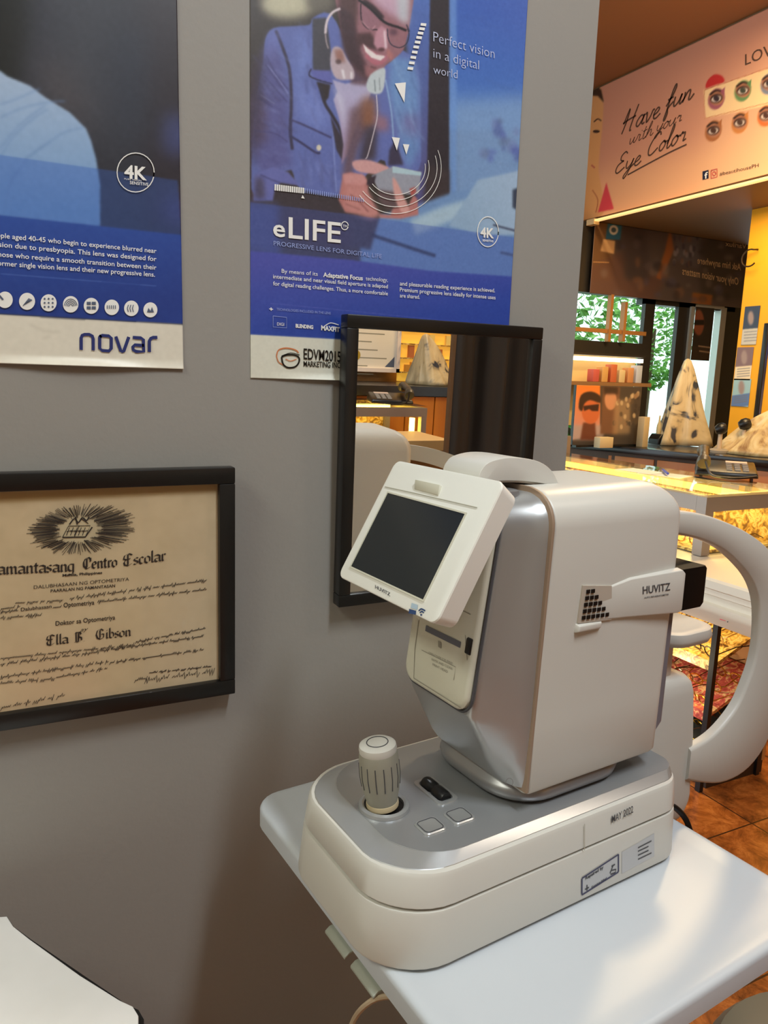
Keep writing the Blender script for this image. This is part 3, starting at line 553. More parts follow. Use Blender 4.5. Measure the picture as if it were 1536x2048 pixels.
# right poster
pB = thing('poster', (.45, 0, 1.24), 'blue digital-life lens poster with a smiling man holding a phone, above the mirror', 'poster')
A = Art(GP, .264, .640, 1.239, 1.775, 400, 570, (62, 56, 54))
A.ell((575, 8), 55, 30, (206, 204, 176), 5, .9); A.ell((640, 5), 30, 22, (110, 106, 96), 5); A.poly([(500, 150), (530, 100), (520, 400), (500, 420)], (70, 56, 56), 4)
A.poly([(800, -120), (866, -120), (866, 420), (830, 420)], (80, 112, 186), 3, grad=((840, 0), (850, 380), (86, 84, 132)))
A.poly([(895, -150), (1080, -150), (1050, 260), (895, 260)], (58, 98, 186), 4, grad=((960, 20), (960, 240), (74, 122, 200)))
A.poly([(895, 200), (1080, 190), (1060, 430), (895, 430)], (124, 160, 208), 10, .95)
A.poly([(897, -150), (912, -150), (912, 400), (897, 400)], (112, 156, 220), 2, .7)
A.poly([(862, -150), (897, -150), (897, 412), (852, 410)], (46, 42, 50), 1.2); A.poly([(852, 330), (897, 340), (897, 414), (845, 412)], (60, 52, 56), 3)
for k in range(22): A.ell((random.uniform(962, 1036), random.uniform(242, 320)), random.uniform(4, 11), random.uniform(4, 13), random.choice([(84, 96, 176), (120, 140, 190), (72, 84, 150), (96, 116, 150)]), 2.5, .55)
A.poly([(830, 412), (905, 385), (1060, 360), (1060, 560), (720, 560), (720, 440)], (112, 148, 196), 2)
A.poly([(820, 440), (880, 415), (930, 400), (935, 430), (830, 470)], (168, 196, 216), 3); A.poly([(896, 452), (955, 360), (1036, 342), (1036, 470), (960, 470)], (146, 176, 206), 1.5, grad=((920, 430), (1020, 380), (160, 186, 214)))
A.poly([(1024, 380), (1034, 376), (1034, 420), (1024, 416)], (60, 70, 90), 1.5)
A.poly([(545, 372), (700, 385), (760, 430), (740, 500), (545, 460)], (60, 54, 60), 2)
# denim jacket
A.poly([(530, 78), (546, 57), (585, 53), (618, 50), (626, 36), (660, 28), (700, 90), (770, 130), (795, 100), (815, 108), (828, 120), (838, 160), (840, 270), (836, 340), (780, 345), (760, 320), (690, 390), (600, 378), (582, 340), (550, 360), (540, 386), (506, 388), (502, 345), (505, 280), (512, 200), (526, 120)], (98, 112, 178), .8, smooth=3)
A.poly([(526, 100), (545, 80), (566, 120), (578, 180), (578, 285), (584, 335), (520, 352), (503, 300), (510, 190)], (92, 92, 150), 5, .9)
A.poly([(503, 190), (530, 190), (535, 280), (512, 300), (503, 300)], (88, 74, 104), 5, .8)
A.poly([(590, 70), (622, 65), (625, 140), (600, 160), (600, 240), (588, 200)], (116, 136, 204), 6, .8); A.poly([(600, 170), (640, 190), (660, 250), (640, 262), (600, 240)], (118, 136, 206), 7, .8)
A.poly([(780, 110), (826, 120), (838, 170), (838, 300), (815, 340), (795, 260), (775, 180)], (108, 148, 202), 4, .9); A.poly([(800, 230), (838, 230), (838, 275), (800, 265)], (112, 106, 160), 6, .8)
for P in ([(551, 62), (566, 100), (578, 140), (582, 200), (580, 260), (584, 300)],): A.line(P, 6, (56, 52, 76), .9)
for P in ([(530, 130), (555, 165), (575, 195)], [(527, 152), (552, 180), (574, 205)], [(532, 112), (552, 150), (576, 180)], [(515, 195), (545, 215)], [(510, 262), (550, 268), (575, 285)]): A.line(P, 2.6, (72, 72, 124), .8, .9)
for P in ([(534, 130), (557, 160), (576, 188)], [(520, 190), (548, 208)]): A.line(P, 1.6, (150, 160, 210), .6, .7)
A.line([(581, 240), (610, 252), (662, 276)], 4, (66, 66, 112), .7); A.line([(579, 272), (600, 285), (630, 305), (640, 306)], 4.5, (56, 56, 96), .7); A.line([(581, 240), (579, 272)], 3, (60, 60, 100), .7); A.ell((637, 296), 5, 6, (214, 208, 190), .6)
A.line([(665, 250), (668, 320), (672, 385)], 3, (130, 146, 206), .8, .8)
DK = [(60, 58, 104), (74, 76, 134), (58, 52, 84)]; LT = [(134, 150, 210), (150, 166, 222), (120, 134, 200)]
A.streaks([(515, 120), (572, 110), (576, 260), (508, 290)], 46, 34, 42, DK+LT, al=.26, blur=1.5, w=(2, 5)); A.streaks([(506, 250), (574, 250), (580, 335), (508, 345)], 24, 40, 20, DK+LT, al=.24, blur=1.5, w=(2, 5))
A.streaks([(590, 70), (625, 70), (660, 240), (590, 240)], 40, 50, 84, LT+DK[:2], al=.22, blur=1.6, w=(2, 6)); A.streaks([(592, 290), (672, 310), (680, 375), (605, 370)], 34, 40, 78, LT+DK, al=.2, blur=1.6, w=(2, 6))
A.streaks([(790, 120), (834, 130), (838, 330), (800, 330)], 40, 44, 70, [(150, 186, 226), (84, 112, 172), (128, 168, 216), (70, 84, 140)], al=.26, blur=1.5, w=(2, 5))
A.poly([(503, 120), (528, 110), (522, 200), (508, 330), (502, 330)], (58, 50, 66), 5, .75); A.poly([(536, 70), (560, 60), (556, 90), (532, 130)], (116, 126, 196), 4, .6)
# collar and shadow between jacket and shirt
A.poly([(624, 38), (652, 36), (662, 110), (660, 150), (625, 142)], (70, 70, 80), 1); A.poly([(618, 140), (660, 142), (664, 170), (630, 160)], (98, 104, 176), 1); A.line([(622, 138), (618, 152), (640, 162), (664, 168)], 2.5, (44, 42, 66), .6)
A.poly([(632, 164), (660, 170), (656, 196), (648, 206)], (48, 42, 46), 1); A.line([(640, 170), (648, 205), (664, 232), (680, 262), (688, 300)], 6, (48, 44, 56), .9); A.poly([(660, 232), (690, 290), (684, 322), (672, 300)], (56, 50, 62), 1)
# t-shirt
A.poly([(664, 160), (690, 168), (732, 160), (742, 185), (728, 220), (708, 262), (694, 310), (682, 330), (686, 290), (678, 240), (666, 200), (674, 185)], (178, 174, 208), 1, grad=((690, 180), (690, 320), (170, 150, 186)))
A.poly([(664, 168), (680, 220), (690, 270), (686, 200)], (206, 206, 228), 3, .8); A.poly([(700, 220), (732, 200), (742, 250), (715, 300), (700, 370), (684, 350)], (104, 78, 84), 4, .85); A.poly([(724, 200), (748, 190), (756, 250), (735, 262), (722, 250)], (140, 92, 66), 5, .9); A.poly([(730, 256), (755, 250), (750, 320), (715, 330)], (66, 58, 72), 4)
A.poly([(750, 230), (775, 235), (776, 262), (752, 262)], (150, 110, 126), 4, .9); A.poly([(778, 300), (790, 280), (806, 330), (775, 332)], (60, 56, 80), 1.5)
A.line([(752, 190), (754, 230), (748, 260), (735, 310), (730, 318)], 1.8, (214, 206, 214), .4)
A.line([(770, 160), (782, 225), (786, 280)], 2.4, (150, 184, 222), .8)
# head
A.poly([(672, -80), (822, -80), (818, 50), (814, 72), (806, 100), (788, 118), (770, 132), (760, 150), (745, 160), (726, 152), (708, 132), (690, 90), (678, 40)], (150, 106, 116), .8, smooth=3)
A.poly([(668, -80), (712, -80), (716, 20), (708, 70), (700, 40), (680, 40)], (84, 60, 62), 3); A.poly([(678, 30), (706, 60), (712, 100), (726, 140), (748, 160), (730, 160), (704, 138), (686, 100)], (72, 52, 58), 2.5)
A.poly([(674, 10), (704, 30), (714, 70), (722, 108), (736, 138), (756, 156), (740, 163), (716, 150), (696, 118), (682, 70)], (64, 46, 54), 2.2, .85); A.poly([(700, 126), (740, 160), (732, 172), (700, 168)], (92, 66, 74), 2, .8)
A.poly([(730, -80), (818, -80), (815, 45), (780, 30), (745, 5)], (196, 164, 186), 4); A.poly([(785, -80), (819, -80), (815, 48), (796, 40)], (190, 198, 206), 4, .9)
A.poly([(712, 68), (740, 66), (752, 84), (760, 102), (738, 98), (722, 90), (714, 100)], (70, 48, 52), 1.8, .9)
A.poly([(724, 88), (738, 100), (762, 112), (778, 110), (772, 124), (752, 130), (734, 118)], (178, 110, 126), 1); A.poly([(725, 88), (735, 98), (752, 110), (766, 112), (770, 114), (760, 122), (742, 116), (730, 104)], (232, 222, 222), .7); A.line([(730, 112), (748, 128), (766, 126)], 4, (180, 104, 120), 1)
A.poly([(728, 130), (752, 138), (760, 150), (746, 159), (730, 152)], (150, 102, 108), 2); A.line([(740, 134), (752, 137)], 3, (96, 66, 70), 1)
A.poly([(752, 60), (762, 52), (774, 60), (774, 95), (768, 104), (754, 100), (746, 88)], (190, 140, 156), 1.4); A.line([(768, 62), (771, 98)], 4, (226, 204, 214), 1); A.ell((762, 100), 7, 4, (90, 56, 62), 1); A.poly([(774, 96), (786, 110), (782, 122), (772, 112)], (176, 116, 116), 1.4)
A.poly([(715, 10), (735, 14), (760, 40), (752, 60), (725, 55)], (150, 108, 122), 2); A.line([(725, 2), (745, 16), (765, 38)], 9, (50, 38, 44), 1.4); A.line([(721, 8), (722, 40), (735, 58), (754, 60)], 2.6, (50, 36, 46), .5); A.line([(716, 0), (740, 18), (768, 45), (795, 55), (812, 62)], 5, (30, 26, 34), .6); A.line([(722, 42), (740, 60), (750, 52)], 2, (196, 150, 160), .7)
A.line([(774, 58), (775, 75), (782, 90), (798, 96), (812, 88), (817, 70), (814, 58)], 2, (44, 44, 64), .4); A.ell((786, 65), 8, 6, (80, 54, 70), 2, .8); A.line([(812, 50), (818, 64)], 2.5, (50, 50, 70), .5)
# headphones
A.line([(680, 18), (664, 26), (653, 44), (650, 68)], 5, (216, 204, 212), .6); A.line([(650, 68), (652, 85), (656, 98)], 2.5, (170, 156, 160), .6)
A.poly([(664, 98), (680, 96), (694, 120), (706, 138), (708, 156), (700, 160), (672, 158), (660, 130)], (188, 172, 182), 1, smooth=3); A.poly([(668, 100), (684, 100), (690, 126), (672, 122)], (150, 106, 96), 2, .9); A.ell((676, 124), 6, 5, (80, 60, 60), 1, .8); A.line([(684, 140), (688, 158)], 5, (226, 222, 230), 1); A.line([(702, 144), (702, 158)], 4, (228, 224, 230), 1)
A.poly([(740, 150), (766, 136), (770, 150), (764, 184), (745, 188), (732, 176)], (192, 204, 210), .9, smooth=3); A.line([(748, 160), (750, 184)], 2, (120, 132, 140), .6); A.line([(758, 156), (759, 182)], 2, (140, 152, 160), .6)
# hands and phone
A.poly([(685, 350), (700, 345), (728, 352), (736, 368), (734, 384), (745, 410), (760, 436), (800, 438), (836, 430), (834, 398), (826, 390), (812, 420), (790, 400), (780, 430), (690, 425), (676, 400)], (184, 122, 118), 1.2); A.poly([(704, 324), (732, 320), (766, 330), (778, 338), (764, 350), (740, 348), (712, 342)], (206, 158, 158), 1, smooth=3)
A.poly([(684, 348), (724, 348), (734, 362), (726, 372), (690, 368)], (206, 148, 146), 1.6); A.poly([(690, 372), (730, 372), (760, 432), (740, 440), (690, 420)], (196, 136, 132), 3)
A.poly([(742, 352), (786, 333), (842, 345), (836, 388), (800, 390), (758, 384)], (152, 156, 170), .7); A.poly([(784, 333), (842, 345), (841, 352), (784, 346)], (176, 204, 214), .6); A.poly([(736, 358), (752, 350), (746, 372), (732, 370)], (54, 44, 56), 1); A.poly([(756, 380), (790, 385), (800, 412), (775, 420), (756, 400)], (98, 80, 84), 2)
A.poly([(784, 358), (792, 362), (806, 392), (818, 420), (806, 428), (790, 400)], (212, 160, 154), 1.2, smooth=3); A.poly([(818, 378), (830, 374), (832, 384), (822, 394)], (176, 90, 84), 1)
A.line([(700, 390), (716, 402), (736, 424)], 2.5, (140, 86, 86), 1); A.line([(690, 408), (720, 420)], 2, (150, 96, 94), 1)
# sleeve cuff
A.poly([(508, 350), (545, 334), (576, 345), (600, 372), (560, 366), (548, 384), (545, 402), (506, 402)], (104, 110, 176), 1); A.line([(520, 350), (548, 362), (560, 366)], 2, (70, 70, 120), .8); A.poly([(510, 355), (526, 356), (530, 398), (508, 400)], (78, 74, 104), 3)
# blue veil and panel
A.poly([(480, 402), (690, 428), (1060, 480), (1060, 560), (480, 560)], (70, 96, 184), .6, .42); A.poly([(490, 403), (556, 408), (560, 520), (490, 500)], (78, 100, 196), 5, .5)
A.line([(742, 470), (820, 496), (870, 512)], 7, (50, 62, 104), 1.2, .8); A.poly([(560, 420), (690, 440), (700, 500), (560, 480)], (68, 68, 112), 8, .5); A.line([(1000, 505), (1030, 512)], 4, (60, 70, 110), 1.5, .8); A.line([(985, 450), (1030, 462)], 4, (56, 60, 84), 1, .8)
A.poly([(480, 500), (700, 520), (860, 542), (1060, 556), (1060, 720), (480, 720)], (76, 84, 172), 1, grad=((600, 520), (620, 660), (46, 74, 166)))
A.poly([(540, 640), (680, 630), (690, 680), (540, 668)], (30, 62, 150), 9, .6)
A.line([(540, 607), (700, 622), (1020, 655)], 1.2, (96, 104, 190), .4, .7)
A.poly([(470, 666), (500, 669), (690, 679), (1060, 697), (1060, 790), (470, 790)], (220, 220, 205), .5)
A.noise(1.4, 1.1)
A.streaks([(500, 20), (1050, 20), (1030, 480), (500, 480)], 140, 60, 10, [(40, 40, 60), (150, 170, 220), (90, 90, 130)], al=.08, blur=2)
A.done('sheet', POSTM, pB, curl=lambda U, V: .0004*np.sin(U*4+1)**2*(1-V)**3+.004*np.clip(1-V*60, 0, 1)**1.5*np.sin(U*5)**2)
I = Ink(GP, .0024)
I.text('e', (545, 472), (569, 475), 34, bold=.016); I.text('LIFE', (576, 476), (680, 486), 41, bold=.012); I.ellipse((688, 452), 7, 8, 1.5); I.text('TM', (684, 455), (693, 456), 5)
I.brk(); I.text('By means of its', (562, 546), (634, 552), 8); I.text('Adaptative Focus', (645, 554), (724, 561), 9, bold=.025); I.text('technology,', (730, 561), (774, 564), 8)
for st, a, b in (('intermediate and near visual field aperture is adapted', (545, 557), (774, 577)), ('for digital reading challenges. Thus, a more comfortable', (545, 571), (774, 591)), ('and pleasurable reading experience is achieved.', (798, 571), (988, 585)), ('Premium progressive lens ideally for intense uses', (798, 583), (989, 599)), ('are shared.', (798, 595), (838, 598))): I.text(st, a, b, 8, bold=.006)
I.brk(); I.text('+', (537, 622), (545, 623), 8, bold=.03); I.text('BLENDING', (590, 655), (625, 658), 7, bold=.04); I.text('MAXFIT', (641, 660), (678, 664), 9, bold=.04); I.line([(648, 652), (660, 646), (676, 650)], 1.5, 4); I.text('DIGI', (553, 651), (567, 652), 6)
I.brk(); I.text('4K', (959, 474), (986, 477), 19, bold=.03); I.ellipse((974, 464), 21, 30, 1.5); I.text('SENSITIVE', (963, 483), (985, 485), 4, bold=.02)
I.brk()
for k in range(10):                                 # dashed ray
    t = k/9; x = 846-t*26; y = 50+t*88-4*math.sin(t*3); w = 6; I.poly([(x-w, y-2.6), (x+w-1, y-1.5), (x+w-2, y+4), (x-w-1, y+2.6)])
I.brk(); I.poly([(788, 168), (810, 166), (807, 206)]); I.poly([(782, 275), (798, 277), (792, 302)]); I.poly([(804, 289), (817, 290), (811, 310)])
I.brk()
for k in range(14): x = 548+k*4.3; y = 369+k*.55; I.poly([(x, y), (x+3.1, y+.4), (x+2.8, y+13-.1*k), (x-.3, y+12.6-.1*k)])
I.poly([(604, 391), (608, 398), (601, 397)])
I.brk()
for k, (r1, r2) in enumerate(((44, 40), (52, 48), (62, 58), (70, 68))):
    I.line([(790+(r1+18)*math.cos(t)*(.95 if k < 2 else 1.03), 336+r2*1.35*math.sin(t)) for t in np.linspace(-.15-.08*k, 2.5, 26)], 1.0)
I.done('lettering', WINK, pB, 'white lettering, triangles and arcs')
I = Ink(GP, .0023); I.text('Perfect vision', (865, 84), (987, 118), 20, bold=-.012); I.text('in a digital', (865, 116), (956, 140), 19, bold=-.012); I.text('world', (865, 148), (913, 158), 17, bold=-.012); I.done('slogan_lettering', mat('silver blue ink', (196, 204, 232), .5), pB, 'thin silvery slogan lettering'); I = Ink(GP, .0023)
I.text('PROGRESSIVE LENS FOR DIGITAL LIFE', (546, 491), (762, 517), 9)
I.brk()
for k in range(28): x = 608+k*4.3; y = 377+k*.75; I.poly([(x, y), (x+1.6, y+.2), (x+1.4, y+10-.1*k), (x-.2, y+9.8-.1*k)])
I.brk(); I.text('TECHNOLOGIES INCLUDED IN THE LENS', (552, 621), (660, 629), 5)
I.line([(545, 632), (572, 635), (572, 656), (545, 654), (545, 632)], .9)
I.done('fine_lettering', mat('pale blue ink', (150, 166, 222), .5), pB, 'thin pale lettering')
I = Ink(GP, .0024); I.text('EDVM2015', (606, 718), (680, 724), 21, bold=.015); I.text('MARKETING INC.', (606, 733), (681, 736), 11, bold=.015)
I.line([(562, 714), (572, 710), (588, 710), (597, 716), (596, 726), (588, 734), (574, 735), (565, 728), (562, 714)], 3.2, 3); I.line([(562, 712), (580, 706), (598, 710)], 1.5, 3)
I.done('logo_lettering', BLACK, pB, 'black company lettering')
I = Ink(GP, .0024); I.line([(552, 712), (556, 700), (572, 696), (590, 700), (596, 706)], 2.2, 3); I.line([(552, 712), (556, 724), (566, 730)], 1.8, 3); I.line([(570, 718), (580, 722), (592, 718)], 1.5, 3); I.done('logo_swirl', mat('orange ink', (206, 120, 70), .5), pB, 'orange glasses swirl')

# ------------------------------------------------------------------ framed mirror, leaning out a little at its top
def frame_thing(name, label, cat, P, quad_px, bw, depth, fm):
    Q = [P.uv(*q) for q in quad_px]; x0 = (Q[0][0]+Q[3][0])/2; x1 = (Q[1][0]+Q[2][0])/2; z1 = (Q[0][1]+Q[1][1])/2; z0 = (Q[2][1]+Q[3][1])/2
    o = P.p3(((x0+x1)/2, z0)); t = thing(name, o, label, cat)
    for a, b, c, d, fl in ((x0, x1, z1-bw, z1, 0), (x0, x1, z0, z0+bw, 0), (x0, x0+bw, z0+bw, z1-bw, 1), (x1-bw, x1, z0+bw, z1-bw, 1)):
        mb = MB(); m_ = bw*.5
        prof = lambda u, v, h: P.p3((u, v), h)
        mb.hexa([prof(a, c, -depth), prof(b, c, -depth), prof(b, d, -depth), prof(a, d, -depth)], [prof(a, c, 0), prof(b, c, 0), prof(b, d, 0), prof(a, d, 0)])
        obj('frame_rail', mb, fm, t, bevel=.0015, local=False)
    return t, (x0+bw, x1-bw, z0+bw, z1-bw)
tl = math.radians(1.35)
MP = Plane((0, -.024, .917), (1, 0, 0), (0, -math.sin(tl), math.cos(tl)))
mr, (x0, x1, z0, z1) = frame_thing('wall_mirror', 'black framed mirror hanging behind the white eye machine, reflecting the shop', 'mirror', MP, ((697, 627), (1077, 655), (1058, 1150), (675, 1240)), .0165, .021, FRAMEB)
mb = MB(); mb.hexa([MP.p3(p, -.012) for p in ((x0-.003, z0-.003), (x1+.003, z0-.003), (x1+.003, z1+.003), (x0-.003, z1+.003))], [MP.p3(p, -.006) for p in ((x0-.003, z0-.003), (x1+.003, z0-.003), (x1+.003, z1+.003), (x0-.003, z1+.003))])
obj('mirror_glass', mb, mat_mirror(), mr, local=False)
def mray(px, py, ax, v):                            # the room point seen in the mirror at a photo pixel
    r = ray(px, py); t = ((MP.o-CAM)@MP.n)/(r@MP.n); p = CAM+t*r; d = r-2*(r@MP.n)*MP.n; i = 'xyz'.index(ax); return p+d*(v-p[i])/d[i]

# ------------------------------------------------------------------ framed certificate
cl = math.radians(1.2)
CP = Plane((0, -.022, .834), (1, 0, 0), (-.012, -math.sin(cl), math.cos(cl)))
Qr = [CP.uv(475, 935), CP.uv(467, 1388)]; cx1 = (Qr[0][0]+Qr[1][0])/2; cz1 = Qr[0][1]; cz0 = Qr[1][1]; bw = .0195; cx0 = cx1-.405
ct = thing('framed_certificate', CP.p3(((cx0+cx1)/2, cz0)), 'cream optometry diploma in a black frame, lower left on the wall', 'certificate')
for a, b, c, d in ((cx0, cx1, cz1-bw, cz1), (cx0, cx1, cz0, cz0+bw), (cx0, cx0+bw, cz0+bw, cz1-bw), (cx1-bw, cx1, cz0+bw, cz1-bw)):
    mb = MB(); mb.hexa([CP.p3(p, -.018) for p in ((a, c), (b, c), (b, d), (a, d))], [CP.p3(p, 0) for p in ((a, c), (b, c), (b, d), (a, d))]); obj('frame_rail', mb, FRAMEB, ct, bevel=.0015, local=False)
A = Art(CP, cx0+.016, cx1-.016, cz0+.016, cz1-.016, 240, 180, (206, 184, 146))
A.noise(3, 9); A.noise(1.5, 2); A.poly([(-80, 990), (450, 965), (450, 985), (-80, 1012)], (170, 138, 84), 1.2, .85); A.poly([(290, 980), (296, 980), (300, 1400), (292, 1400)], (196, 176, 146), 2, .5); A.poly([(380, 1000), (440, 1000), (440, 1380), (300, 1400)], (200, 182, 154), 14, .5)
A.poly([(0, 1300), (200, 1290), (200, 1440), (0, 1450)], (212, 180, 142), 14, .6); A.ell((162, 1058), 85, 45, (150, 142, 118), 6, .45); A.ell((155, 1062), 38, 30, (206, 190, 152), 3, .9)
A.done('paper', mat_print('diploma paper', .7), ct, off=-.0085, thick=.0015)
gm = MB(); gm.hexa([CP.p3(p, -.0055) for p in ((cx0+.016, cz0+.016), (cx1-.016, cz0+.016), (cx1-.016, cz1-.016), (cx0+.016, cz1-.016))], [CP.p3(p, -.0045) for p in ((cx0+.016, cz0+.016), (cx1-.016, cz0+.016), (cx1-.016, cz1-.016), (cx0+.016, cz1-.016))])
obj('glass', gm, mat_glass('picture glass', gloss=.5), ct, local=False)
I = Ink(CP, -.0078)
c0 = np.array((158., 1062.))
for k in range(170):                                # engraved rays round the open book
    a = 2*math.pi*k/170+random.uniform(-.02, .02); ca, sa = math.cos(a), math.sin(a); r0 = random.uniform(.36, .52); r1 = random.uniform(.82, 1.04)*(1+.06*ca)
    p = c0+np.array((110*ca*r0*.95, 50*sa*r0*1.25-9*ca*r0)); q = c0+np.array((110*ca*r1, 50*sa*r1-9*ca*r1)); I.line([p, q], random.uniform(.8, 1.5))
I.line([(126, 1078), (172, 1077), (186, 1057)], 3); I.line([(126, 1078), (138, 1055), (182, 1054), (172, 1077)], 1.8); I.line([(160, 1054), (150, 1077)], 1.5)
for k in range(5): I.line([(140+8*k, 1058), (134+8*k, 1074)], 1.6); I.line([(134+8*k, 1066), (146+8*k, 1064)], 1.4)
I.line([(140, 1052), (150, 1040), (158, 1048), (166, 1038), (174, 1044), (180, 1036)], 3, 3); I.line([(152, 1036), (156, 1052)], 3); I.line([(164, 1040), (178, 1050)], 2, 3)
I.brk()
def bl(st, a, b, xh, w):
    P = CP.uv(*a); Q = CP.uv(*b); T = CP.uv(a[0], a[1]-xh)-P; pen(I, st, BL, P, Q, T, w*.35, 0, (w*.42, w*.3))
bl('Pamantasang', (-28, 1154), (150, 1146), 15, .0021); bl('Centro', (166, 1142), (236, 1137), 14, .0021); bl('Escolar', (247, 1136), (334, 1124), 14, .0021)
bl('Ella B.', (92, 1296), (172, 1287), 12, .0018); bl('Gibson', (192, 1284), (264, 1276), 12, .0018)
I.text('Manila, Philippines', (126, 1157), (206, 1151), 5, bold=.03)
I.text('DALUBHASAAN NG OPTOMETRIYA', (68, 1182), (260, 1165), 7); I.text('PAARALAN NG PAMANTASAN', (102, 1189), (232, 1178), 6, bold=.015); I.text('Doktor sa Optometriya', (112, 1256), (232, 1243), 9, bold=.012); I.text('ay', (162, 1268), (178, 1265), 7, shear=.3)
I.text('Dalubhasaan', (42, 1227), (104, 1220), 7, bold=.01); I.text('Optometriya', (128, 1219), (190, 1213), 9, bold=.012)
I.brk(); rs = random.Random(4)
def scribble(a, b, xh, w=1.1):                      # a line of small joined handwriting
    a = np.array(a, float); b = np.array(b, float); L = b-a; n = int(np.linalg.norm(L)/(xh*.55)); word = []; 
    for k in range(n):
        if rs.random() < .14 and len(word) > 5: I.line(word, w, 2); word = []; continue
        c = a+L*(k+.5)/n; up = rs.choice((.5, .5, .6, 1.1, .5, 1.0)); dn = rs.choice((0, 0, 0, .6)); word += [c+np.array((-.2*xh, xh*dn)), c+np.array((.35*xh, -xh*up))]
    if len(word) > 3: I.line(word, w, 2)
for a, b, h in (((0, 1224), (40, 1219), 6), ((30, 1212), (130, 1206), 6), ((140, 1203), (416, 1166), 6), ((0, 1230), (36, 1227), 5), ((106, 1221), (124, 1219), 5), ((196, 1210), (416, 1184), 6), ((0, 1242), (84, 1236), 6), ((0, 1324), (270, 1296), 6), ((272, 1290), (414, 1262), 5), ((0, 1336), (200, 1310), 6), ((202, 1308), (410, 1278), 5), ((0, 1362), (218, 1330), 6), ((220, 1332), (410, 1305), 5), ((0, 1374), (110, 1364), 6), ((112, 1362), (216, 1343), 6), ((270, 1368), (300, 1362), 6), ((290, 1368), (432, 1350), 9), ((0, 1424), (130, 1398), 8), ((300, 1352), (430, 1338), 4)): scribble(a, b, h)
I.done('lettering', INKB, ct, 'dark blackletter and handwriting')
# ------------------------------------------------------------------ instrument table
TBM = mat('pale grey table laminate', (196, 202, 208), .36)
tb = thing('instrument_table', None, 'pale grey instrument table with rounded corners carrying the eye machine', 'table', mat4=MM.copy())
def rz(x0, x1, y0, y1, r, z, e=0, n=6): return [(x, y, z) for x, y in rrect(x0-e, x1+e, y0-e, y1+e, max(.002, r+e), n)]
tx = (-.008, .405, -.136, .318, .034)
obj('table_top', MB().loft([rz(*tx, -.028, -.010), rz(*tx, -.026, -.003), rz(*tx, -.023, 0), rz(*tx, -.006, 0), rz(*tx, -.003, -.0006), rz(*tx, -.001, -.002), rz(*tx, .0003, -.005), rz(*tx, .0004, -.009), rz(*tx, 0, -.016), rz(*tx, -.001, -.024), rz(*tx, -.001, -.03)]), TBM, tb, angle=40)
for k, (v0, v1) in enumerate(((.077, .117), (.026, .067))):
    mb = MB(); mb.loft([[(u, v, z) for u, z in ((.016, -.0285), (-.002, -.0285), (-.008, -.0290), (-.013, -.0325), (-.013, -.0355), (-.008, -.0325), (-.002, -.0318), (.016, -.0318))] for v in np.linspace(v0, v1, 4)]); obj('edge_clip', mb, mat('grey green clip plastic', (160, 164, 152), .4), tb, bevel=.001)
obj('leg_column', MB().loft([rz(.17, .25, .05, .13, .02, -.028), rz(.17, .25, .05, .13, .02, -.70)]), mat('grey column paint', (150, 152, 154), .4), tb)
obj('foot', MB().loft([rz(.02, .40, .02, .30, .05, -.75), rz(.02, .40, .02, .30, .05, -.715), rz(.05, .37, .04, .27, .05, -.70)]), mat('grey column paint', (150, 152, 154), .4), tb)
c = [mw(.012, .012, -.032), mw(-.012, .03, -.04), mw(-.022, .052, -.09), mw(-.03, .06, -.2), mw(-.04, .08, -.45), mw(-.0, .12, -.735)]
tag(obj('power_cord', MB().tube(crom(c, 6), .0026), mat('beige cord', (176, 156, 128), .5)), 'thin beige cord hanging down under the left edge of the table', 'cord')

# ------------------------------------------------------------------ the eye machine
am = thing('autorefractor', None, 'white and silver eye measuring machine with tilted screen, joystick and chin rest', 'eye machine', mat4=MM.copy())
def outl(e=0, ef=0, r1=.055, r2=.036, n=8, x0=-.010, x1=.358, y0=-.002, y1=.200):
    P = rrect(x0-ef, x1, y0-e, y1+e, [r1, r2, r2, r1], n); out = []
    for x, y in P:
        t = (y-(y0+y1)/2)/((y1-y0)/2); b = -.008*(1-t*t)*max(0, 1-(x-x0)/.1); out.append((x+b, y))
    return out
def ring(z, e, ef, **k): return [(x, y, z) for x, y in outl(e, ef, **k)]
obj('lower_housing', MB().loft([ring(.002, .004, .002), ring(.0035, .006, .005), ring(.006, .0066, .0055), ring(.052, .0042, .001), ring(.0538, .0036, .0004), ring(.0545, .002, -.002)]), WHITE, am, angle=35)
obj('seam_core', MB().loft([ring(.053, -.002, -.005), ring(.0575, -.002, -.005)]), BLACK, am)
obj('upper_housing', MB().loft([ring(.0562, .0025, -.001), ring(.058, .0038, 0), ring(.083, .001, -.003), ring(.0862, -.0006, -.005), ring(.087, -.003, -.008)]), WHITE, am, angle=40)
def ring2(z, i, r1=.05, r2=.03): return [(x, y, z) for x, y in rrect(-.010+i[0], .356-i[1], .001+i[1], .197-i[1], [r1, r2, r2, r1], 8)]
def ringb(z, i, f): return [(x, y, z) for x, y in outl(-i, -f, r1=max(.02, .055-i*.4), r2=max(.012, .036-i))]
obj('top_plate', MB().loft([ringb(.086, .004, .006), ringb(.0875, .005, .008), ringb(.0932, .013, .027), ringb(.0930, .016, .031)]), SILVER, am, angle=9)
obj('control_panel', MB().loft([ringb(.0925, .0132, .0275), ringb(.0934, .0136, .028), ringb(.0934, .018, .033)]), mat('grey silver panel', (158, 160, 162), .34, metal=.5), am, angle=30)
for u, w in ((.012, .022), (.255, .02), (.33, .02)):
    for v in (.035, .165): obj('rubber_foot', MB().lathe([(0, .0002), (.010, .0002), (.011, .001), (.010, .004), (0, .004)], (u+.02, v, 0)), BLACK, am)
PT = .0936
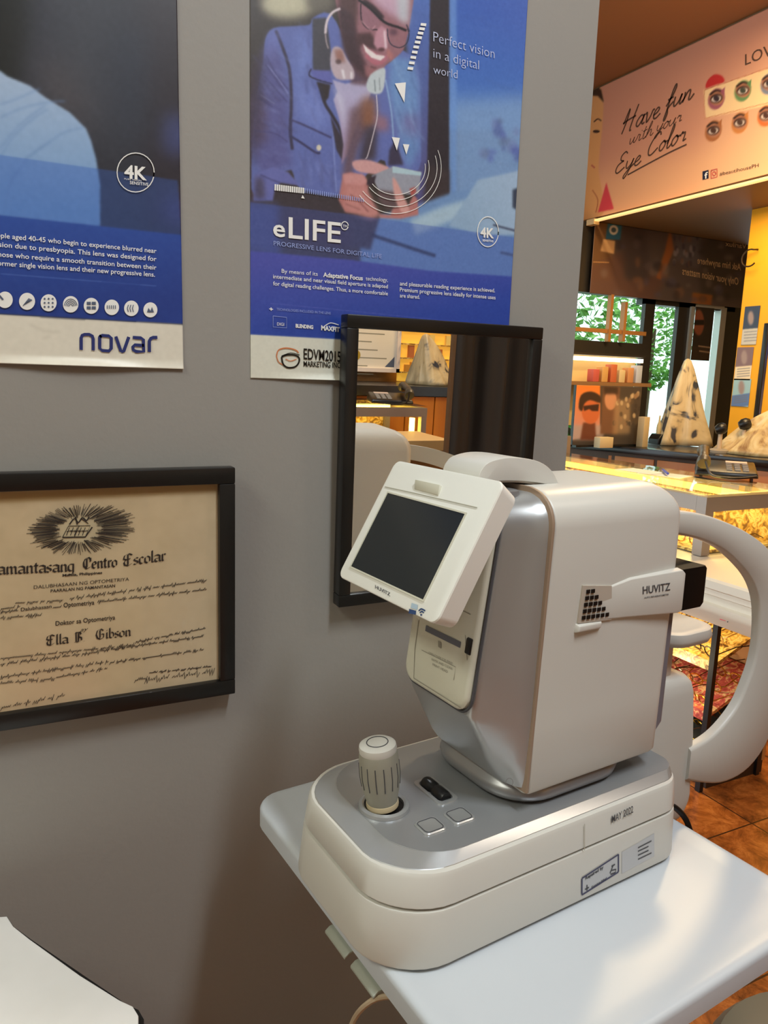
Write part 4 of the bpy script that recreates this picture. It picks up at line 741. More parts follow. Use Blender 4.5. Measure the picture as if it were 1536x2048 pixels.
so = obj('joystick_socket', MB().lathe([(.0245, 0), (.024, .003), (.021, .0042), (.0192, .003), (.0188, -.004), (0, -.0045)], (.038, .098, PT)), SILVER, am)
obj('joystick_well', MB().lathe([(.0188, 0), (.012, .0005), (0, .0005)], (.038, .098, PT+.0004)), BLACK, am)
JR = 1.15; jx = _n(np.array([-.10, .04, 1])); j0 = np.array((.036, .097, PT+.002))
GRIP = mat('grey grip rubber', (150, 148, 134), .5)
js = obj('joystick', MB().lathe([(r*JR, z) for r, z in [(0, 0), (.0115, 0), (.0125, .004), (.0128, .006), (.0152, .020), (.0166, .034), (.0164, .046), (.0158, .055), (.0150, .0575), (0, .0575)]], j0, jx, 36), GRIP, am)
obj('joystick_collar', MB().lathe([(r*JR, z) for r, z in [(.0133, .001), (.0136, .003), (.0132, .006), (.0120, .0065)]], j0, jx, 32), mat('tan ring', (196, 180, 146), .5), js)
gv = MB()
for k in range(15):
    a = 2*math.pi*k/15; ax1 = _n(np.cross(jx, [0, 1, 0])); ax2 = np.cross(jx, ax1); d = ax1*math.cos(a)+ax2*math.sin(a)
    gv.tube([j0+jx*.023+d*.0156*JR, j0+jx*.034+d*.0166*JR, j0+jx*.0475+d*.0163*JR], .0005, 5)
obj('grip_groove', gv, INK, js)
jt = obj('joystick_cap', MB().lathe([(r*JR, z) for r, z in [(.0152, .057), (.0156, .060), (.0150, .0635), (.0128, .0652), (.0090, .0657), (0, .0657)]], j0, jx, 36), WHITE, js)
obj('cap_ring', MB().tube([j0+jx*.0658+(_n(np.cross(jx, [0, 1, 0]))*math.cos(a)+np.cross(jx, _n(np.cross(jx, [0, 1, 0])))*math.sin(a))*.0100 for a in np.linspace(0, 2*math.pi, 33)[:-1]], .0005, 6, True), INK, js)
# roller and the two keys
rb = MB(); rb.loft([[(.097+x, .096+y, z) for x, y in rrect(-w, w, -l, l, .006)] for w, l, z in ((.0125, .0245, PT-.001), (.012, .024, PT+.0012), (.0085, .0205, PT+.0012), (.0080, .020, PT-.0008))])
obj('roller_bezel', rb, SILVER, am)
obj('roller', MB().lathe([(0, -.0175), (.0062, -.0175), (.0072, -.015), (.0072, -.003), (.0060, -.001), (.0060, .001), (.0072, .003), (.0072, .015), (.0062, .0175), (0, .0175)], (.097, .096, PT+.0005), (0, 1, 0)), BLACK, am)
for u, v in ((.058, .050), (.091, .050)):
    bz = obj('key', MB().loft([[(u+x, v+y, z) for x, y in rrect(-w, w, -l, l, .0045)] for w, l, z in ((.0125, .0115, PT-.0006), (.0122, .0112, PT+.0008), (.0112, .0102, PT+.0016), (.0104, .0094, PT+.0014))]), SILVER, am)
    obj('key_outline', MB().tube([(u+x, v+y, PT+.0016) for x, y in rrect(-.0098, .0098, -.009, .009, .004)], .00045, 5, True), INK, bz)
# travelling collar under the head
def sring(z, e): return [(x, y, z) for x, y in rrect(.138-e, .300+e, .028-e, .168+e, .045+e, 8)]
obj('carriage', MB().loft([sring(.0925, -.012), sring(.094, -.004), sring(.0985, .003), sring(.104, .005), sring(.110, .003), sring(.116, -.006), sring(.135, -.012)]), SILVERD, am, angle=60)

# front shell: silver, sides raked back from the front cover to the white body
def uj(z): return .1465+.06*max(0, z-.22)
def fsec(z, uf, i=0, c=.007, top=0):
    return [(x, y, z) for x, y in poly_round([(uf+i, .046+i), (uj(z)-.002, .0225+i), (.185, .0225+i), (.185, .1705-i), (uj(z)-.002, .1705-i), (uf+i, .148-i)], [c, .012, .002, .002, .012, c])]
def poly_round(P, r, n=5):
    out = []; N = len(P)
    for k in range(N):
        p = np.array(P[k], float); a = np.array(P[k-1], float)-p; b = np.array(P[(k+1) % N], float)-p; q = min(r[k], np.linalg.norm(a)*.45, np.linalg.norm(b)*.45)
        s, e = p+_n(a)*q, p+_n(b)*q
        for t in np.linspace(0, 1, n): out.append(tuple((1-t)**2*s+2*t*(1-t)*p+t*t*e))
    return out
def ufr(z): return .0945+.1335*(z-.20)
zs = [(.1175, .139, .004), (.119, .1345, .001), (.13, .127, 0), (.145, .1185, 0), (.165, .1085, 0), (.184, .0985, 0), (.192, .0955, 0), (.24, ufr(.24), 0), (.30, ufr(.30), 0), (.355, ufr(.355), 0), (.366, ufr(.366), 0), (.373, ufr(.373), .001), (.380, ufr(.38), .0035), (.3865, ufr(.3865), .008), (.392, ufr(.39)+.003, .015), (.3955, ufr(.39)+.010, .024), (.3965, ufr(.39)+.014, .030)]
obj('front_shell', MB().loft([fsec(z, u, i) for z, u, i in zs]), SILVER, am, angle=24)
# white body
def bsec(z, i, u0=.1535, u1=.338): u0 = uj(z)+.002; return [(x, y, z) for x, y in rrect(u0, u1-i, .020+i, .172-i, [.004, .012, .012, .004], 5)]
RT = .034; ZT = .400
body = [(.112, .006, .330), (.1135, .002, .3325), (.117, 0, .333)]
rings = [bsec(z, i, .1535-.00*(z), u1) for z, i, u1 in body]+[bsec(z, 0, u1=.333+.004*(z-.117)/.15) for z in (.18, .25)]+[bsec(.30, 0, u1=.339), bsec(ZT-RT, 0, u1=.338)]
for k in range(1, 8):
    a = math.pi/2*k/8; rings.append(bsec(ZT-RT+RT*math.sin(a), RT*(1-math.cos(a)), u1=.338))
rings.append(bsec(ZT, RT, u1=.338))
obj('body_cover', MB().loft(rings), WHITE, am, angle=35)
obj('joint_trim', MB().loft([[(x, y, z) for x, y in rrect(uj(z)-.0010, uj(z)+.0024, .0195+i, .1725-i, .001, 2)] for z, i in [(.116, .001), (ZT-RT, 0)]+[(ZT-RT+RT*math.sin(math.pi/16*k), RT*(1-math.cos(math.pi/16*k))) for k in range(1, 8)]+[(ZT+.0006, RT)]]), mat('tan seam plastic', (150, 128, 108), .45), am)
obj('rear_inset', MB().loft([[(x, y, z) for x, y in rrect(.30, u1, .027, .165, .006)] for z, u1 in ((.120, .328), (.140, .347), (.272, .349))]), mat('blue grey plastic', (118, 116, 124), .45), am)
# name band, with the vent at its left end
bp_ = [(.196, .2755), (.262, .2710), (.334, .2660), (.3385, .269), (.3385, .3095), (.334, .3135), (.262, .3115), (.232, .306), (.196, .302)]
BR = lambda u: 0.0 if u < .235 else .0060*((u-.235)/.10)
mb = MB(); mb.loft([[(u, .0205, z) for u, z in bp_], [(u, .0188-BR(u), z+(.0012 if z < .29 else -.0015)) for u, z in bp_]]); obj('name_band', mb, WHITE, am, bevel=.0012)
obj('vent_recess', MB().hexa([(.194, .0205, .2755), (.240, .0205, .2725), (.236, .0205, .3065), (.197, .0205, .3115)], [(.194, .0183, .2755), (.240, .0183, .2725), (.236, .0183, .3065), (.197, .0183, .3115)]), mat('shaded vent plastic', (186, 176, 162), .5), am)
vg = MB()
for r_ in range(5):
    for c_ in range((6, 5, 4, 3, 2)[r_]):
        u = .1985+c_*.0063+r_*.0008; z = .2785+r_*.0062-.0003*c_; vg.box(u, u+.0043, .0172, .0186, z, z+.0036)
obj('vent_slot', vg, BLACK, am)
obj('vent_lip', MB().hexa([(.191, .0205, .266), (.226, .0205, .2645), (.228, .0205, .2735), (.1925, .0205, .2755)], [(.193, .0150, .268), (.224, .0168, .267), (.225, .0168, .272), (.194, .0150, .2735)]), WHITE, am, bevel=.001)
def LP(o, ex, ey): f = lambda p: MO+p[0]*MU+p[1]*MV+p[2]*MZ; g = lambda p: p[0]*MU+p[1]*MV+p[2]*MZ; return Plane(f(o), g(ex), g(ey))
BS = LP((.2875, .01565, .28), (.10, -.0060, 0), (0, 0, 1)); I = Ink(BS, .0004)
I.text('HUVITZ', (1285, 1188), (1340, 1180), 15, bold=.012); I.text('AUTO REF-KERATOMETER', (1288, 1197), (1337, 1190), 3, bold=.02); I.done('name_lettering', INK, am, 'grey maker name')
mh = obj('measuring_head', MB().loft([[(x, y, z) for x, y in rrect(.332, u1, .0145, .172, .004)] for z, u1 in ((.268, .374), (.272, .378), (.309, .378), (.312, .375))]), mat('flat black plastic', (9, 9, 10), .5, spec=.2), am); mh['label'] = 'black measuring head'

# cream front cover
fc_o = np.array((ufr(.20), .097, .20)); fe2 = _n(np.array((.1335, 0, 1))); fn = np.array((-1, 0, .1335)); fn = _n(fn)
FC = lambda v, h, d: fc_o+np.array((0, v-.097, 0))+fe2*h+fn*d
def fcr(d, e): return [FC(x, y, d) for x, y in rrect(.0465-e, .1475+e, -.004-e, .187+e, [.016, .016, .012, .012], 7)]
fc = obj('front_cover', MB().loft([fcr(0, .0), fcr(.004, 0), fcr(.006, -.0015), fcr(.0068, -.004)]), CREAM, am, angle=40)
obj('cover_outline', MB().tube([p for p in fcr(.0008, .0016)], .0014, 6, True), INK, fc)
FP = LP(fc_o+fn*.0068, (0, -1, 0), fe2)
I = Ink(FP, .0006); I.line([(852, 1256), (922, 1290)], 7); I.done('paper_slot', mat('slate plastic', (96, 100, 112), .4), fc)
I = Ink(FP, .0005); I.line([(838, 1240), (830, 1300), (828, 1356), (922, 1415)], 1.2); I.line([(905, 1211), (942, 1229)], 1.2); I.line([(931, 1270), (935, 1320)], 1); I.text('1', (877, 1293), (883, 1297), 12, bold=.02)
I.text('OPEN COVER FOR PRINT', (858, 1308), (906, 1330), 5); I.text('PAPER AND CLEAN', (864, 1321), (905, 1340), 5); I.text('PRINT HEAD', (866, 1331), (896, 1346), 5); I.line([(844, 1300), (912, 1334), (908, 1360)], .7); I.done('cover_marks', mat('faint grey ink', (150, 146, 132), .6), fc)
obj('cover_latch', MB().hexa([FC(.050, .050, .006), FC(.058, .050, .006), FC(.058, .066, .006), FC(.050, .066, .006)], [FC(.050, .051, .009), FC(.057, .051, .009), FC(.057, .065, .009), FC(.050, .065, .009)]), BLACK, fc, bevel=.001)

# tilted screen
s0 = np.array((.031, .101, .299)); se = _n(np.array((.064, 0, .113))); sn = _n(np.array((-.113, 0, .064)))
SCf = lambda v, h, d: s0+np.array((0, v, 0))+se*h+sn*d
def scr_(d, e, r=.0085, h0=0, h1=.131): return [SCf(x, y, d) for x, y in rrect(-.0815+e, .0850-e, h0+e, h1-e, r, 6)]
sc = obj('screen_housing', MB().loft([scr_(-.027, .008), scr_(-.023, .003), scr_(-.0018, .0), scr_(-.0004, .0005), scr_(0, .0018)]), mat('lit white plastic', (234, 234, 226), .38), am, angle=25)  # the machine's white, lightened to imitate stronger light on the screen
SPn = LP(s0+sn*.0001, (0, -1, 0), se)
dq = [SPn.uv(*p) for p in ((765, 985), (925, 1025), (855, 1200), (712, 1140))]
dx0 = (dq[0][0]+dq[3][0])/2; dx1 = (dq[1][0]+dq[2][0])/2; dz0 = (dq[2][1]+dq[3][1])/2; dz1 = (dq[0][1]+dq[1][1])/2
mb = MB(); Wl = lambda q, d: tuple((MM.inverted() @ Vector(SPn.p3(q, d))))
mb.hexa([Wl(q, -.001) for q in ((dx0, dz0), (dx1, dz0), (dx1, dz1), (dx0, dz1))], [Wl(q, .0004) for q in ((dx0, dz0), (dx1, dz0), (dx1, dz1), (dx0, dz1))])
ds = obj('display', mb, mat('dark display glass', (38, 42, 44), .22, spec=.35), sc); ds['label'] = 'dark switched-off display'
mb = MB()
for a, b, c, d in ((dx0-.0016, dx0, dz0-.0016, dz1+.0016), (dx1, dx1+.0016, dz0-.0016, dz1+.0016), (dx0, dx1, dz1, dz1+.0016), (dx0, dx1, dz0-.0016, dz0)): mb.hexa([Wl(q, -.0005) for q in ((a, c), (b, c), (b, d), (a, d))], [Wl(q, .0009) for q in ((a, c), (b, c), (b, d), (a, d))])
obj('display_rim', mb, CREAM, sc)
I = Ink(SPn, .0005); I.line([(770, 974), (830, 987), (955, 1016)], 1.2); I.done('cap_seam', mat('pale seam', (168, 164, 146), .5), sc)
I = Ink(SPn, .0005); I.text('HUVITZ', (751, 1177), (781, 1193), 7, bold=.01); I.done('screen_lettering', INK, sc)
I = Ink(SPn, .0005); I.poly([(819, 1218), (833, 1222), (832, 1230), (818, 1227)]); I.line([(838, 1222), (843, 1218), (851, 1222)], 2, 3); I.line([(840, 1226), (844, 1223), (848, 1226)], 2, 3); I.ellipse((843, 1230), 2, 2, n=8); I.done('sticker', mat('navy sticker', (40, 66, 110), .5), sc, 'small navy icon stickers')
I = Ink(SPn, .0004); I.poly([(824, 1206), (836, 1210), (835, 1220), (822, 1216)]); I.done('sticker', mat('pale blue sticker', (170, 190, 204), .5), sc)
mb = MB(); q = [SPn.uv(*p) for p in ((834, 961), (884, 972), (877, 992), (829, 979))]
mb.hexa([Wl(q[k], -.002) for k in (3, 2, 1, 0)], [Wl(q[3], .0008), Wl(q[2], .0008), Wl(q[1], .003), Wl(q[0], .003)])
obj('lift_tab', mb, CREAM, sc, bevel=.001)
obj('screen_hinge', MB().loft([[(x, y, z) for x, y in rrect(.110, .150, .055, .139, .008)] for z in (.345, .398)]), SILVERD, am, bevel=.003)
# carry handle bridging over the top
hp = [(.1065, .411), (.109, .4165), (.117, .4230), (.138, .4265), (.165, .4245), (.184, .419), (.197, .410), (.205, .399)]
lo = [(.203, .3965), (.185, .4005), (.165, .4035), (.138, .4055), (.120, .405), (.112, .402), (.1065, .398)]
hs = [tuple(p) for p in crom(hp, 4)]+[tuple(p) for p in crom(lo, 4)]
obj('carry_handle', MB().prism(hs, lambda a, b, h: (a, h, b), .066, .120), WHITE, am, bevel=.0035, seg=3, angle=50, bang=60)
obj('handle_grip', MB().prism([tuple(p) for p in crom([(.110, .4045), (.138, .4063), (.165, .4043), (.190, .3995), (.190, .3975), (.165, .4015), (.138, .4035), (.110, .4015)], 3, True)], lambda a, b, h: (a, h, b), .069, .117), mat('warm grey plastic', (176, 166, 156), .45), am)

# chin rest
WH2 = mat('white satin plastic', (200, 198, 190), .42)
cr_ = MB()
cr_.loft([rz(.414, .438, .074, .120, .010, -.038), rz(.409, .450, .066, .128, .012, -.033), rz(.408, .459, .061, .133, .012, -.022), rz(.408, .4655, .060, .134, .012, -.006), rz(.408, .4668, .060, .134, .012, .0022), rz(.366, .4668, .060, .134, .012, .003), rz(.368, .462, .060, .134, .014, .08), rz(.371, .455, .060, .134, .016, .138), rz(.373, .452, .062, .132, .016, .150), rz(.378, .444, .066, .128, .014, .158), rz(.384, .436, .072, .122, .012, .161)])
obj('chin_column', cr_, WH2, am, angle=50)
obj('column_bridge', MB().loft([rz(.352, .372, .05, .15, .004, .014), rz(.352, .372, .05, .15, .004, .080)]), WHITE, am)
oP = crom([(.330, .369), (.371, .3635), (.415, .357), (.458, .346), (.512, .327), (.562, .300), (.605, .259), (.634, .205), (.645, .148), (.638, .092), (.615, .044), (.592, .018), (.560, .004), (.519, .003), (.482, .013), (.446, .027)], 5)
iP = crom([(.446, .068), (.470, .071), (.492, .077), (.514, .089), (.535, .107), (.548, .130), (.558, .155), (.561, .180), (.558, .212), (.549, .241), (.530, .267), (.502, .289), (.465, .311), (.425, .326), (.379, .336), (.330, .342)], 5)
mb = MB(); N = 60
def resamp(P, N):
    P = np.array(P); d = np.r_[0, np.cumsum(np.linalg.norm(np.diff(P, axis=0), axis=1))]; t = np.linspace(0, d[-1], N); return np.stack([np.interp(t, d, P[:, 0]), np.interp(t, d, P[:, 1])], 1)
oR = resamp(oP, N); iR = resamp(iP[::-1], N); rr_ = []
for a, b in zip(oR, iR):
    e = _n(b-a)*.004; y0, y1 = .056, .068
    rr_.append([(a[0], y0+.004, a[1]), (a[0]+e[0]*.4, y0+.0012, a[1]+e[1]*.4), (a[0]+e[0], y0, a[1]+e[1]), (b[0]-e[0], y0, b[1]-e[1]), (b[0]-e[0]*.4, y0+.0012, b[1]-e[1]*.4), (b[0], y0+.004, b[1]), (b[0], y1, b[1]), (a[0], y1, a[1])])
obj('headrest_arm', mb.loft(rr_), WH2, am, angle=50)
obj('chin_stem', MB().loft([rz(.391, .421, .074, .112, .006, .150), rz(.391, .421, .074, .112, .006, .203)]), mat('warm white plastic', (206, 190, 176), .45), am)
def cup(z, e): return [(x, y, z) for x, y in rrect(.383+e, .474-e, .050+e, .140-e, .030-e*.7, 8)]
obj('chin_cup', MB().loft([cup(.200, .012), cup(.203, .003), cup(.210, 0), cup(.218, .002), cup(.2195, .006), cup(.2190, .012), cup(.2186, .022)]), WH2, am, angle=50)
# labels on the side of the base
SL = LP((.20, -.00765, .022), (1, 0, 0), (0, .0024, .046)); 
I = Ink(SL, .0004); I.poly([(1163, 1756), (1236, 1708), (1236, 1743), (1163, 1789)]); I.poly([(1243, 1704), (1308, 1666), (1308, 1712), (1243, 1747)]); I.done('label_sticker', mat('pale grey label', (188, 190, 192), .45), am, 'pale grey label stickers')
I = Ink(SL, .0007)
for a, b in (((1163, 1756), (1236, 1708)), ((1236, 1708), (1236, 1743)), ((1236, 1743), (1163, 1789)), ((1163, 1789), (1163, 1756))): I.line([a, b], 2.4)
I.done('label_border', mat('navy border ink', (62, 62, 92), .5), am)
I = Ink(SL, .0007); I.text('Repaired by', (1170, 1759), (1206, 1736), 6, bold=.03); I.brk(); I.text('Service label', (1182, 1777), (1212, 1758), 5, bold=.02); I.line([(1173, 1769), (1173, 1780)], 2); I.line([(1169, 1778), (1177, 1774)], 2); I.line([(1222, 1732), (1229, 1728)], 2); I.line([(1225, 1731), (1219, 1746)], 2); I.line([(1222, 1740), (1231, 1738), (1230, 1744), (1220, 1748)], 1.8)
I.brk()
for k in range(4): I.line([(1275, 1695+8*k-(0 if k < 1 else 1)), (1302-6*(k in (1, 2)), 1681+8*k+(3 if k in (1, 2) else 0))], 1.6)
I.done('label_lettering', INK, am)
SU = LP((.20, -.0048, .072), (1, 0, 0), (0, .0028, .025)); I = Ink(SU, .0009); I.text('MAY 2022', (1222, 1645), (1265, 1624), 14, bold=.01); I.done('date_lettering', INK, am, 'grey stamped date')
I = Ink(SU, .0008); I.line([(1168, 1647), (1168, 1701)], 1.2); I.done('panel_seam', mat('pale seam', (168, 164, 146), .5), am)
I = Ink(LP((.125, .0345, .14), (.03, -.012, 0), (.0, 0, 1)), .0012); I.ellipse((1018, 1563), 7, 8, 1); I.done('screw_plug', SILVERD, am)
# machine cable
c = [mw(.362, .048, .022), mw(.385, .046, .020), mw(.405, .040, .012), mw(.418, .030, -.01), mw(.424, .024, -.06), mw(.43, .03, -.3), mw(.42, .05, -.735)]
tag(obj('machine_cable', MB().tube(crom(c, 6), .0035), BLACK), 'black cable dropping off the right end of the table behind the machine', 'cable')

# ------------------------------------------------------------------ things at the picture's lower corners
SEATW = mat_ramp('white sheet', [(.3, (214, 212, 206)), (.6, (232, 230, 226)), (.75, (240, 238, 234))], 5, .6)
ZS = .65; E = [at(*p, 'z', ZS)[:2] for p in ((0, 1833), (14, 1832), (27, 1852), (60, 1878), (160, 1950), (240, 2000), (266, 2012), (277, 2030), (277, 2060))]
st = thing('side_table', (-.12, -.2, 0), 'white-topped low table with black edge at the lower left under the diploma', 'table')
poly_ = [tuple(p) for p in E]+[(.06, -.42), (-.30, -.42), (-.30, -.075)]
obj('top', MB().prism(poly_, lambda a, b, h: (a, b, h), ZS-.004, ZS), SEATW, st, bevel=.0015, local=False, bang=60)
cen = np.mean(poly_, 0); big = [tuple(np.array(p)+_n(np.array(p)-cen)*.005) for p in poly_]
obj('edge_band', MB().prism(big, lambda a, b, h: (a, b, h), ZS-.03, ZS-.0045), BLACK, st, local=False)
for x, y in ((-.27, -.11), (-.27, -.39), (.03, -.39), (-.03, -.16)): obj('leg', MB().box(x-.012, x+.012, y-.012, y+.012, 0, ZS-.03), BLACK, st, local=False)
p = (.83, -.515, 0)
sl = thing('stool', (p[0], p[1], 0), 'dark grey round stool beside the table at the lower right corner', 'stool')
obj('seat', MB().lathe([(0, .40), (.15, .40), (.17, .415), (.172, .435), (.16, .452), (.12, .459), (0, .462)], (0, 0, 0), n=40), mat('dark grey vinyl', (66, 74, 74), .42), sl); obj('column', MB().lathe([(.025, .06), (.025, .40)], (0, 0, 0)), mat('steel', (150, 150, 150), .3, metal=.9), sl)
for k in range(5): a = k*1.2566; obj('leg', MB().bar((0, 0, .06), (.2*math.cos(a), .2*math.sin(a), .03), .03, .03), BLACK, sl)
# ------------------------------------------------------------------ back counter under the window
ORW = mat_ramp('orange wood', [(.35, (176, 98, 22)), (.6, (206, 124, 34)), (.8, (186, 106, 26))], 3, .4, (1, 1, .15), 5)
BTOP = mat('black counter top', (30, 28, 28), .22)
ZC = .92
c0 = at(1150, 884, 'z', ZC); c1 = at(1500, 917, 'z', ZC)
kc = thing('back_counter', ((c0[0]+c1[0])/2+.3, 1.9, 0), 'orange wood counter with black top under the shop window', 'counter')
dirv = _n((c1-c0)*np.array([1, 1, 0])); nv = np.array([-dirv[1], dirv[0], 0]); nv = nv if nv[0] > 0 else -nv
f0 = c0-dirv*.25; f1 = c1+dirv*.25
def cslab(z0, z1, inset, t0=0, t1=1, dep=.62):
    a = f0+(f1-f0)*t0+nv*inset; b = f0+(f1-f0)*t1+nv*inset; mb = MB(); q = [a, b, b+nv*(dep-inset), a+nv*(dep-inset)]
    q = [np.array((min(p[0], 3.42) if p[1] < 1.9 else p[0], min(p[1], 2.54), 0)) for p in q]
    return mb.hexa([p*[1, 1, 0]+[0, 0, z0] for p in q], [p*[1, 1, 0]+[0, 0, z1] for p in q])
obj('worktop', cslab(ZC-.035, ZC, 0), BTOP, kc, bevel=.004, local=False)
obj('body', cslab(.05, ZC-.036, .035), mat('dark carcass', (70, 46, 26), .6), kc, local=False)
for k in range(6): obj('drawer', cslab(.50, ZC-.055, .018, k/6+.006, (k+1)/6-.006, .034), ORW, kc, local=False, bevel=.002)
for k in range(6): obj('door', cslab(.08, .48, .018, k/6+.006, (k+1)/6-.006, .034), ORW, kc, local=False, bevel=.002)
# portrait standee on the counter
EY = 2.12; EP = Plane((0, EY, 0), (1, 0, 0), (0, 0, 1))
se_ = thing('portrait_standee', (EP.uv(1210, 868)[0], EY, ZC), 'standee with two portrait photos, orange one on the left, on the back counter', 'display')
a = EP.uv(1146, 868); b = EP.uv(1284, 774); A = Art(EP, a[0], b[0], ZC+.004, b[1], 130, 100, (72, 64, 58))
A.poly([(1140, 760), (1200, 764), (1200, 868), (1140, 880)], (236, 130, 52), 1, grad=((1180, 775), (1160, 860), (210, 150, 140))); A.poly([(1140, 850), (1210, 850), (1205, 880), (1140, 880)], (176, 164, 164), 2, .8); A.poly([(1166, 845), (1190, 845), (1192, 880), (1160, 880)], (110, 62, 46), 1.5)
A.ell((1181, 822), 18, 26, (206, 110, 66), 1); A.poly([(1157, 815), (1162, 790), (1182, 783), (1200, 792), (1200, 806), (1180, 800), (1168, 808), (1164, 822)], (58, 40, 34), 1, smooth=3); A.poly([(1166, 812), (1198, 808), (1196, 822), (1184, 822), (1178, 818), (1168, 822)], (60, 36, 32), .8)
A.poly([(1206, 772), (1240, 774), (1235, 868), (1200, 868)], (120, 84, 62), 1.5); A.ell((1221, 800), 12, 20, (206, 148, 112), 1); A.poly([(1206, 772), (1236, 774), (1236, 788), (1208, 788)], (60, 44, 38), 2); A.poly([(1230, 800), (1260, 800), (1260, 868), (1225, 868)], (176, 146, 108), 3, .7)
for k in range(40): A.ell((random.uniform(1226, 1282), random.uniform(786, 862)), 3, 5, random.choice([(206, 180, 140), (90, 76, 62), (150, 120, 90), (60, 52, 48)]), .7, .8)
A.done('print', mat_print('standee print'), se_)
obj('backing', MB().box(a[0], b[0], EY+.002, EY+.02, ZC+.001, b[1]), BLACK, se_, local=False); obj('base', MB().box(a[0], b[0], EY-.03, EY+.09, ZC+.0005, ZC+.010), BLACK, se_, local=False)
for k, (px, c, lab) in enumerate(((1206, (206, 190, 150), 'small cream box at the foot of the portrait standee'), (1283, (190, 170, 130), 'narrow cream stand of frames at the right end of the portrait standee'))):
    q = at(px, 874, 'y', EY-.06); h = (.055, .16)[k]; w = (.045, .02)[k]
    b_ = obj('small_box' if k == 0 else 'frame_stand', MB().box(q[0]-w, q[0]+w, EY-.09, EY-.045, ZC+.0005, ZC+h), mat('cream card %d' % k, c, .6), bevel=.002); tag(b_, lab, ('box', 'stand')[k])
# black plug strip with two pale plugs
q = at(1322, 888, 'z', ZC); ps = thing('socket_block', q, 'black socket block with two pale plugs beside the floral cover', 'socket')
obj('body', MB().loft([[(x, y, z) for x, y in rrect(-w, w, -.04, .04, .01)] for w, z in ((.065, .001), (.065, .03), (.045, .055), (.04, .058))]), BLACK, ps)
for x in (-.028, .03): obj('plug', MB().lathe([(.012, .055), (.014, .075), (.012, .105), (.006, .125), (.004, .16), (0, .16)], (x, 0, 0)), mat('pale plug plastic', (206, 186, 140), .5), ps)
# floral plastic cover pulled over a machine
FLOR = mat_ramp('floral plastic', [(.40, (62, 66, 78)), (.46, (196, 176, 140)), (.62, (214, 196, 160)), (.72, (130, 130, 132))], 5.5, .3, (1, 1, 1), 3, 1.6, bump=.5)
FLOR2 = mat_ramp('cream patterned plastic', [(.3, (150, 110, 66)), (.45, (206, 176, 122)), (.65, (226, 204, 158)), (.75, (170, 140, 100))], 12, .35, (1, 1, 1), 3, 1.2, bump=.5)
def drape(name, base, tops, zb, m, label, seed, cat):
    # cloth hung from an off-centre peak down to a wide foot, with folds
    rr = np.random.RandomState(seed); n = 44; L = 12; rings = []
    bx, by, rx_, ry_ = base; px_, py_, pz_, pw = tops
    ph = rr.rand(4)*6
    for k in range(L+1):
        t = k/L; e = t**.85; cx_ = px_*(1-e)+bx*e; cy_ = py_*(1-e)+by*e; ax = pw*(1-e)+rx_*e; ay = pw*.8*(1-e)+ry_*e; ring_ = []
        for j in range(n):
            a = 2*math.pi*j/n; f = 1/max(abs(math.cos(a+.5)), abs(math.sin(a+.5)))**.8*.88+.06*t*math.sin(5*a+ph[0])+.06*t*math.sin(9*a+ph[1]+3*t)+.03*math.sin(15*a+ph[2]+7*t); ring_.append((cx_+ax*f*math.cos(a), cy_+ay*f*math.sin(a), pz_*(1-t)+zb*t+.01*math.sin(4*a+ph[3])*t*(1-t)*4))
        rings.append(ring_)
    o = obj(name, MB().loft([[(px_+(p[0]-px_)*.3, py_+(p[1]-py_)*.3, pz_+.012) for p in rings[0]]]+rings), m, angle=180); return tag(o, label, cat)
q = at(1392, 893, 'z', ZC); tp = at(1378, 722, 'y', q[1]+.12)
drape('floral_cover', (q[0]+.03, q[1]+.12, .185, .13), (tp[0]-.01, tp[1], tp[2], .022), ZC+.002, FLOR, 'cream plastic dust cover with dark floral sprigs peaked over a machine on the back counter', 3, 'dust cover')
drape('patterned_cover', (3.29, 1.62, .10, .19), (3.36, 1.50, 1.165, .03), ZC+.002, FLOR2, 'cream patterned plastic heap between the floral cover and the dark screen', 9, 'dust cover')
# lens stands and small gear in front of the covers
for k, (px, py, h, lab) in enumerate(((1437, 905, .16, 'small black-headed lens stand left of the pink-based one, behind the telephone'), (1483, 908, .20, 'pink-based black lens stand behind the telephone'))):
    q = at(px, py, 'z', ZC); t = thing('lens_stand', q, lab, 'instrument')
    obj('base', MB().lathe([(0, .0), (.055, .0), (.055, .012), (.03, .02), (0, .02)], (0, 0, .0005)), mat('pinkish plastic', (206, 166, 140), .5) if k else mat('grey base', (150, 140, 126), .5), t)
    obj('pole', MB().lathe([(.012, .02), (.010, h*.6)], (0, 0, 0)), mat('pale pole', (206, 180, 150), .45), t); obj('head', MB().lathe([(0, -.03), (.018, -.028), (.028, -.01), (.028, .012), (.018, .026), (0, .028)], (0, 0, h*.75), (.6, -.5, .3)), BLACK, t)
